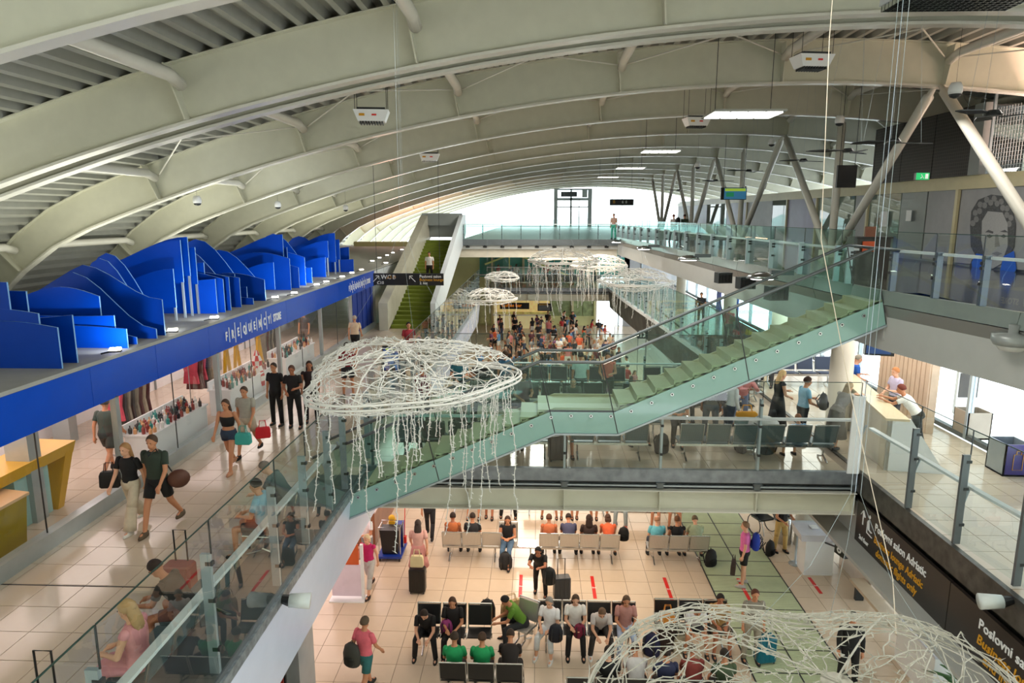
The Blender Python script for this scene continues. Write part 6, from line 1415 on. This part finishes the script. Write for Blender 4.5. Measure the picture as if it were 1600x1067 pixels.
br(1155, 668, 185, 'bend', ('long', 'E89A9C'), ('trousers', '8A9AC0'), ('short_hair', '1A1210'), 'person in a salmon pink shirt bending over luggage on the bridge', skin=3)
p = at4(1166, 706); suitcase(p.x, p.y+.15, 4, 5, '9AB0B4', 'pale grey suitcase behind the bridge seats with a yellow bag on top', h=.75, w=.5); handbag(p.x, p.y+.15, 4.82, 0, 'E8A020', 'yellow orange bag lying on the pale grey suitcase', h=.14, w=.5)
br(1212, 680, -80, 'stand_hold', ('tank', '23282C'), ('dress', '1A1E22'), ('long_hair', 'D8B884'), 'blond woman in a black sleeveless top walking on the right of the bridge', skin=0, fem=True)
br(1250, 694, -85, 'stand_hold', ('tee', '8ABAD8'), ('trousers', '1C2026'), ('short_hair', '3A2418'), 'man in a light blue shirt and black trousers by the pale column', skin=1)
p = at4(1303, 700); person(p, -60, 'bend', ('long', 'A8A4A0'), ('dress', '7A7672'), ('long_hair', '9A8468'), 'woman in a long grey dress leaning forward at the bridge corner', skin=0, fem=True); backpack(p.x-.35, p.y, 4.98, 80, '1C1C20', 'black bag over the arm of the woman in the grey dress', .9)
x, y = seatp(3.25, 15.35, 0, 4, .6); person((x+.1, y-.02, 4), 10, 'sit', ('tee', '8AB0D8'), ('shorts', '2A3A50'), ('short_hair', '8A5030'), 'red haired child in a light blue shirt seated on the bridge bench', skin=0, s=.82)
x, y = seatp(3.25, 15.35, 0, 3, .6); t = thing('wrapped_bundle', 'large white wrapped bundle with dark strap on the bridge bench', 'bundle', (x, y+.3, 4.6)); m = MB(); m.ball((0, 0, .1), .38, .26, .26, 14, 8); m.build('bundle', mat('white_plastic_wrap', 'E4E4E2', .35, var=.12, bump=.4, scale=6), t, smooth=True); m = MB(); m.bar((-.3, -.22, .25), (.25, -.2, -.02), .03, .02); m.build('strap', BLACK, t)
o = t
MB().box(-.05, .05, .15, .25, -.6, -.12).build('support_crate', GREYP, t)
person((seatp(3.25, 15.35, 0, 0, .6)[0], 16.6, 4), 175, 'sit_cross', ('tee', '9AA8A8'), ('trousers', '2A2A2C'), ('cap', '6A3A38'), 'man with crossed legs on the bridge bench beneath the upper flight', skin=1)
backpack(3.0, 15.7, 4, 20, '1E2022', 'black patterned rucksack on the floor at the left end of the right bridge bench', 1.1); backpack(5.5, 15.75, 4, 200, '3A4448', 'grey plastic wrapped bag on the floor below the white bundle', 1.3); backpack(4.9, 15.8, 4, 120, '22242A', 'dark bag on the floor left of the plastic wrapped one', .9)
suitcase(7.55, 25.8, 4, 10, '8A8078', 'brown grey suitcase standing near the pale column in the distance', h=.75)
# desk and staff at the right
t = thing('boarding_counter', 'long white boarding counter with cream top on the right gallery', 'counter', (7.75, 14.75, 4), -10)
MB().box(0, .08, 0, 4.4, 0, 1.15).build('side_panel', mat('cream_panel', 'DDD3BE', .3), t)
m = MB(); m.hexa([(.0, 0, 0), (1.25, .0, 0), (1.25, .06, 0), (.0, .06, 0), (.0, 0, 1.15), (.45, 0, 1.2), (.45, .06, 1.2), (.0, .06, 1.15)]); m.build('end_panel', WHITE, t)
MB().box(-.06, .42, -.02, 4.4, 1.15, 1.2).build('counter_top', mat('cream_top', 'DCC8A4', .3), t); MB().box(.08, .7, .06, 4.3, .7, .74).build('work_shelf', WHITE, t); MB().box(.2, .6, 1.6, 1.66, .74, 1.1).build('monitor', BLACK, t)
person((9.0, 15.9, 4), 60, 'bend', ('tee', 'EFECE8'), ('trousers', '1C2424'), ('short_hair', '6A2E20'), 'staff member in a white shirt leaning over the boarding counter', skin=1, s=1.02)
person((9.35, 17.6, 4), 100, 'stand_hold', ('tee', 'C4BCD8'), ('trousers', '3A3A44'), ('short_hair', 'B87848'), 'staff member in a lilac shirt behind the boarding counter', skin=0)
person((9.0, 19.2, 4), -100, 'stand_hold', ('tee', '1E5AB8'), ('trousers', '3A4448'), ('short_hair', '8A8478'), 'person in a bright blue tee at the front of the boarding counter', skin=0)
person((9.5, 20.6, 4), 130, 'stand', ('tee', 'C87848'), ('trousers', '5A5A60'), ('short_hair', 'D04A38'), 'person in orange further along behind the boarding counter', skin=1)
wb = struct(MB().box(10.1, 10.3, 17.4, 20.0, 4, 7).build('wall_right', mat('beige_slat_wall', 'C9B29A', .4, var=.1)))
for i in range(12): MB().box(10.06, 10.1, 17.42+i*.215, 17.6+i*.215, 4, 7).build('plank', mat('beige_slat', 'CBB39B', .4, var=.06), wb)
# recycling bins / baggage gauges at far right
p = at4(1552, 700); t = thing('waste_box', 'beige open topped box bin at the right gallery door', 'bin', (p.x, p.y+.9, 4), 0); m = MB(); m.box(-.3, .3, -.3, -.27, 0, .7); m.box(-.3, .3, .27, .3, 0, .7); m.box(-.3, -.27, -.3, .3, 0, .7); m.box(.27, .3, -.3, .3, 0, .7); m.box(-.3, .3, -.3, .3, 0, .05); m.build('box', mat('beige_bin', 'A89C8E', .4), t)
p = at4(1582, 742); t = thing('baggage_gauge', 'grey and purple cabin baggage gauge with a case symbol at the right edge', 'baggage gauge', (p.x, p.y+.1, 4), 0)
m = MB(); m.box(-.28, .28, -.2, -.17, 0, .72); m.build('front_panel', mat('purple_panel', '3A2E80', .3), t); m = MB(); m.box(-.28, -.25, -.2, .4, 0, .72); m.box(.25, .28, -.2, .4, 0, .72); m.box(-.28, .28, .37, .4, 0, .72); m.box(-.28, .28, -.2, .4, 0, .04); m.build('box', ALU, t)
m = MB(); m.tube([(-.1, -.21, .15), (-.1, -.21, .5), (.1, -.21, .5), (.1, -.21, .15)], .008, 5, closed=True); m.tube([(-.05, -.21, .5), (-.05, -.21, .58), (.05, -.21, .58), (.05, -.21, .5)], .008, 5); m.build('case_symbol', LETY, t)
p = at4(1560, 680); t = thing('information_stand', 'pale stand with a black screen beside the right gallery door', 'stand', (p.x+.3, p.y+1.9, 4), 0); MB().box(-.3, .3, 0, .12, 0, 1.9).build('body', WHITE, t); MB().box(-.26, .26, -.02, 0, .5, 1.2).build('black_screen', BLACK, t)
for z in (1.35, 1.6): MB().box(-.2, .2, -.01, 0, z, z+.08).build('text_bar', mat('brown_text', 'A08070', .5), t)
o = MB().box(-.02, .04, -.8, .8, 0, 2.3).build('purple_banner', mat('purple_banner', '3E3690', .4)); o.location = (10.6, 12.0, 4.15); tag(o, 'tall purple banner panel at the far right edge by the gallery window', 'banner')
for y, c in ((40.5, '4A58B0'), (37.0, '2A58C8')):
    o = MB().box(0, .05, -.45, .45, 0, 2.7).build('blue_banner', mat('blue_banner_'+c, c, .4, var=.2, scale=5)); o.location = (10.7, y, 4.02); tag(o, 'blue banner far away by the right gallery window%s' % (', the patterned left one' if y > 39 else ', the plain right one'), 'banner')
t = thing('glass_vitrine', 'far glass display case with yellow and red goods on the right gallery', 'display case', (7.6, 26, 4)); MB().box(0, 1.4, 0, 1, 0, .9).build('plinth', mat('olive_plinth', 'A8A070', .4, var=.3), t); MB().box(0, 1.4, 0, 1, .9, 1.9).build('glass_box', GLS, t)
for i in range(9): m = MB(); m.lathe([(.05, 0), (.06, .2), (.02, .3)], n=8); m.build('goods', mat(('goods_red', 'goods_yellow', 'goods_teal')[i % 3], ('C8303A', 'D8B030', '3A8A8A')[i % 3], .4), t).location = (.15+(i % 3)*.5, .2+(i//3)*.3, .9)
for x, y, c, lb in ((7.9, 23.2, '3AA0B0', 'woman in a turquoise top on the far right gallery seen through the stair glass'), (8.3, 29.5, 'C84A5A', 'person in a coral shirt on the far right gallery'), (7.8, 22.0, 'B8B490', 'person in a khaki shirt seen through the stair glass at the right gallery'), (8.4, 35, '3A3A40', 'person in charcoal far along the right gallery')):
    person((x, y, 4), 150, 'stand_hold', ('tee', c), ('trousers', '4A4A50'), ('long_hair' if 'woman' in lb else 'short_hair', 'B8A080' if 'turq' in lb else '3A2A1E'), lb, skin=1, near=False, fem='woman' in lb)
# upper gallery walkers
for px, c, hc, lb, bk in ((1053, 'D8CCC8', '6A2E1E', 'person in a pale shirt with a black bag on the far upper gallery', 1), (1070, '3A4A3C', '3A241A', 'person in dark green with hair tied up on the far upper gallery', 0)):
    q = PY(px, 345, 43); person((q.x+2.2*0, 43, 7.95), 10, 'walk', ('tee', c), ('trousers', '2A2A2E'), ('bun' if not bk else 'short_hair', hc), lb, skin=1, near=False)
    if bk: backpack(q.x+.2, 42.8, 9.05, 0, '141416', 'black bag on the back of the pale shirted person on the upper gallery', .9)
person((5.2, 47.5, 7.95), 150, 'stand', ('tee', 'C8A090'), ('trousers', '6ACAB8'), ('short_hair', '2A1C16'), 'person in mint trousers standing at the far upper walkway corner', skin=1, near=False)
# ================================================================ FAR CROWD
CN = {'1A1A1C': 'black', 'E8E4DE': 'white', '2A3A5A': 'navy', 'A82A2A': 'red', '8A8A88': 'grey', 'C8B090': 'beige', 'D8582A': 'orange', '5A8AB8': 'blue', '5A2A30': 'maroon', '3A6A5A': 'green', 'C87A7A': 'salmon', '7A4A70': 'purple'}
keys = list(CN); BN = {'1A1A1C': 'black', '3A4458': 'denim', 'B8A890': 'tan', 'D8D4CC': 'white'}
rg = random.Random(21); placed = []; count = 0
def crowd(n, x0, x1, y0, y1, zone, z=0, sit=.25, dmin=.5):
    global count
    k = 0; tries = 0
    while k < n and tries < n*40:
        tries += 1
        x, y = rg.uniform(x0, x1), rg.uniform(y0, y1)
        if any((x-a)**2+(y-b)**2 < dmin**2 and c == z for a, b, c in placed): continue
        placed.append((x, y, z)); k += 1; count += 1
        tc = rg.choices(keys, [11, 5, 4, 2, 3, 2, 1.2, 2, 3, 1, 1, 1])[0]; bc = rg.choices(list(BN), [5, 4, 3, 2])[0]; fem = rg.random() < .5
        po = rg.choices(['stand', 'stand_hold', 'walk', 'stand_reach'], [3, 3, 1, 1])[0]; bk = rg.choice(['shorts', 'trousers'])
        half = 'left' if x < (x0+x1)/2 else 'right'
        if z == 0 and x > .2 and any(-.9 < y-b < .5 for b in (27, 30, 34)): placed.pop(); k -= 1; continue
        lb = '%s-haired person in %s top and %s %s, %s half of %s' % ('long' if fem else 'short', CN[tc], BN[bc], bk, half, zone)
        person((x, y, z), rg.uniform(0, 360), po, ('tee', tc), (bk, bc), ('long_hair' if fem else 'short_hair', rg.choice(['2A1C14', '1A1210', '5A3E28', '8A6A48'])), lb, skin=rg.choice([0, 1, 1, 2]), fem=fem, s=rg.uniform(.9, 1.05), near=False, group='crowd, '+lb.split(' in ')[1], full=False)
crowd(28, -3.2, 5.4, 50, 57, 'the farthest crowd')
crowd(52, -3.4, 5.2, 42, 50, 'the deep far crowd')
crowd(60, -3.4, 5.2, 33, 42, 'the middle far crowd')
crowd(44, -3.4, 5.0, 25.5, 33, 'the nearer far crowd')
crowd(10, -3.3, 5.0, 54.5, 56.5, 'the far bridge', z=4)
crowd(7, -8.0, -5.4, 38, 58, 'the left passage')
bench(-3.4, 54.0, 4, 14, 0, 'long dark bench on the far seating bridge', PERT, .6)
for i, y in enumerate((27, 30, 34)): bench(4.8, y, 0, 8, 180, ('dark bench in the near part of the far crowd', 'dark bench in the middle of the far crowd', 'farther dark bench inside the crowd')[i], PADB, .6)
t = thing('coffee_bar', 'lit coffee bar counter under the orange lettered sign', 'bar counter', (-1.5, 58.2, 0)); MB().box(-2.2, 2.6, -.3, .3, 0, 1.1).build('counter', mat('lit_cream_counter', 'E8D8A0', .4, emit=.35), t); MB().box(-2.3, 2.7, -.35, .35, 1.1, 1.16).build('top', WHITE, t); MB().box(-2.2, 2.6, .6, .7, 1.3, 2.3).build('back_shelf', mat('lit_back_shelf', 'E8C880', .4, var=.3, emit=.5), t)  # counter and back shelf glow by emission, bar lighting put into the material
# ================================================================ HANGING CABLES IN THE HALL
for i, (px, py0, py1, Y) in enumerate(((1295, 0, 640, 9.5), (826, 0, 10, 9))):
    if i: continue
    a = PY(1296, 60, 9.2); b = PY(1283, 375, 8.6); c = PY(1330, 620, 7.8); d = PY(1395, 905, 6.2)
    m = MB(); m.tube([(a.x, a.y, 13.2), tuple(a), tuple(b), tuple(c), tuple(d), tuple(PY(1400, 990, 5.2))], .0045, 6); tag(m.build('loose_cable', mat('pale_cable', 'D8CCB8', .5)), 'long pale cable hanging loosely across the right side of the hall', 'cable')
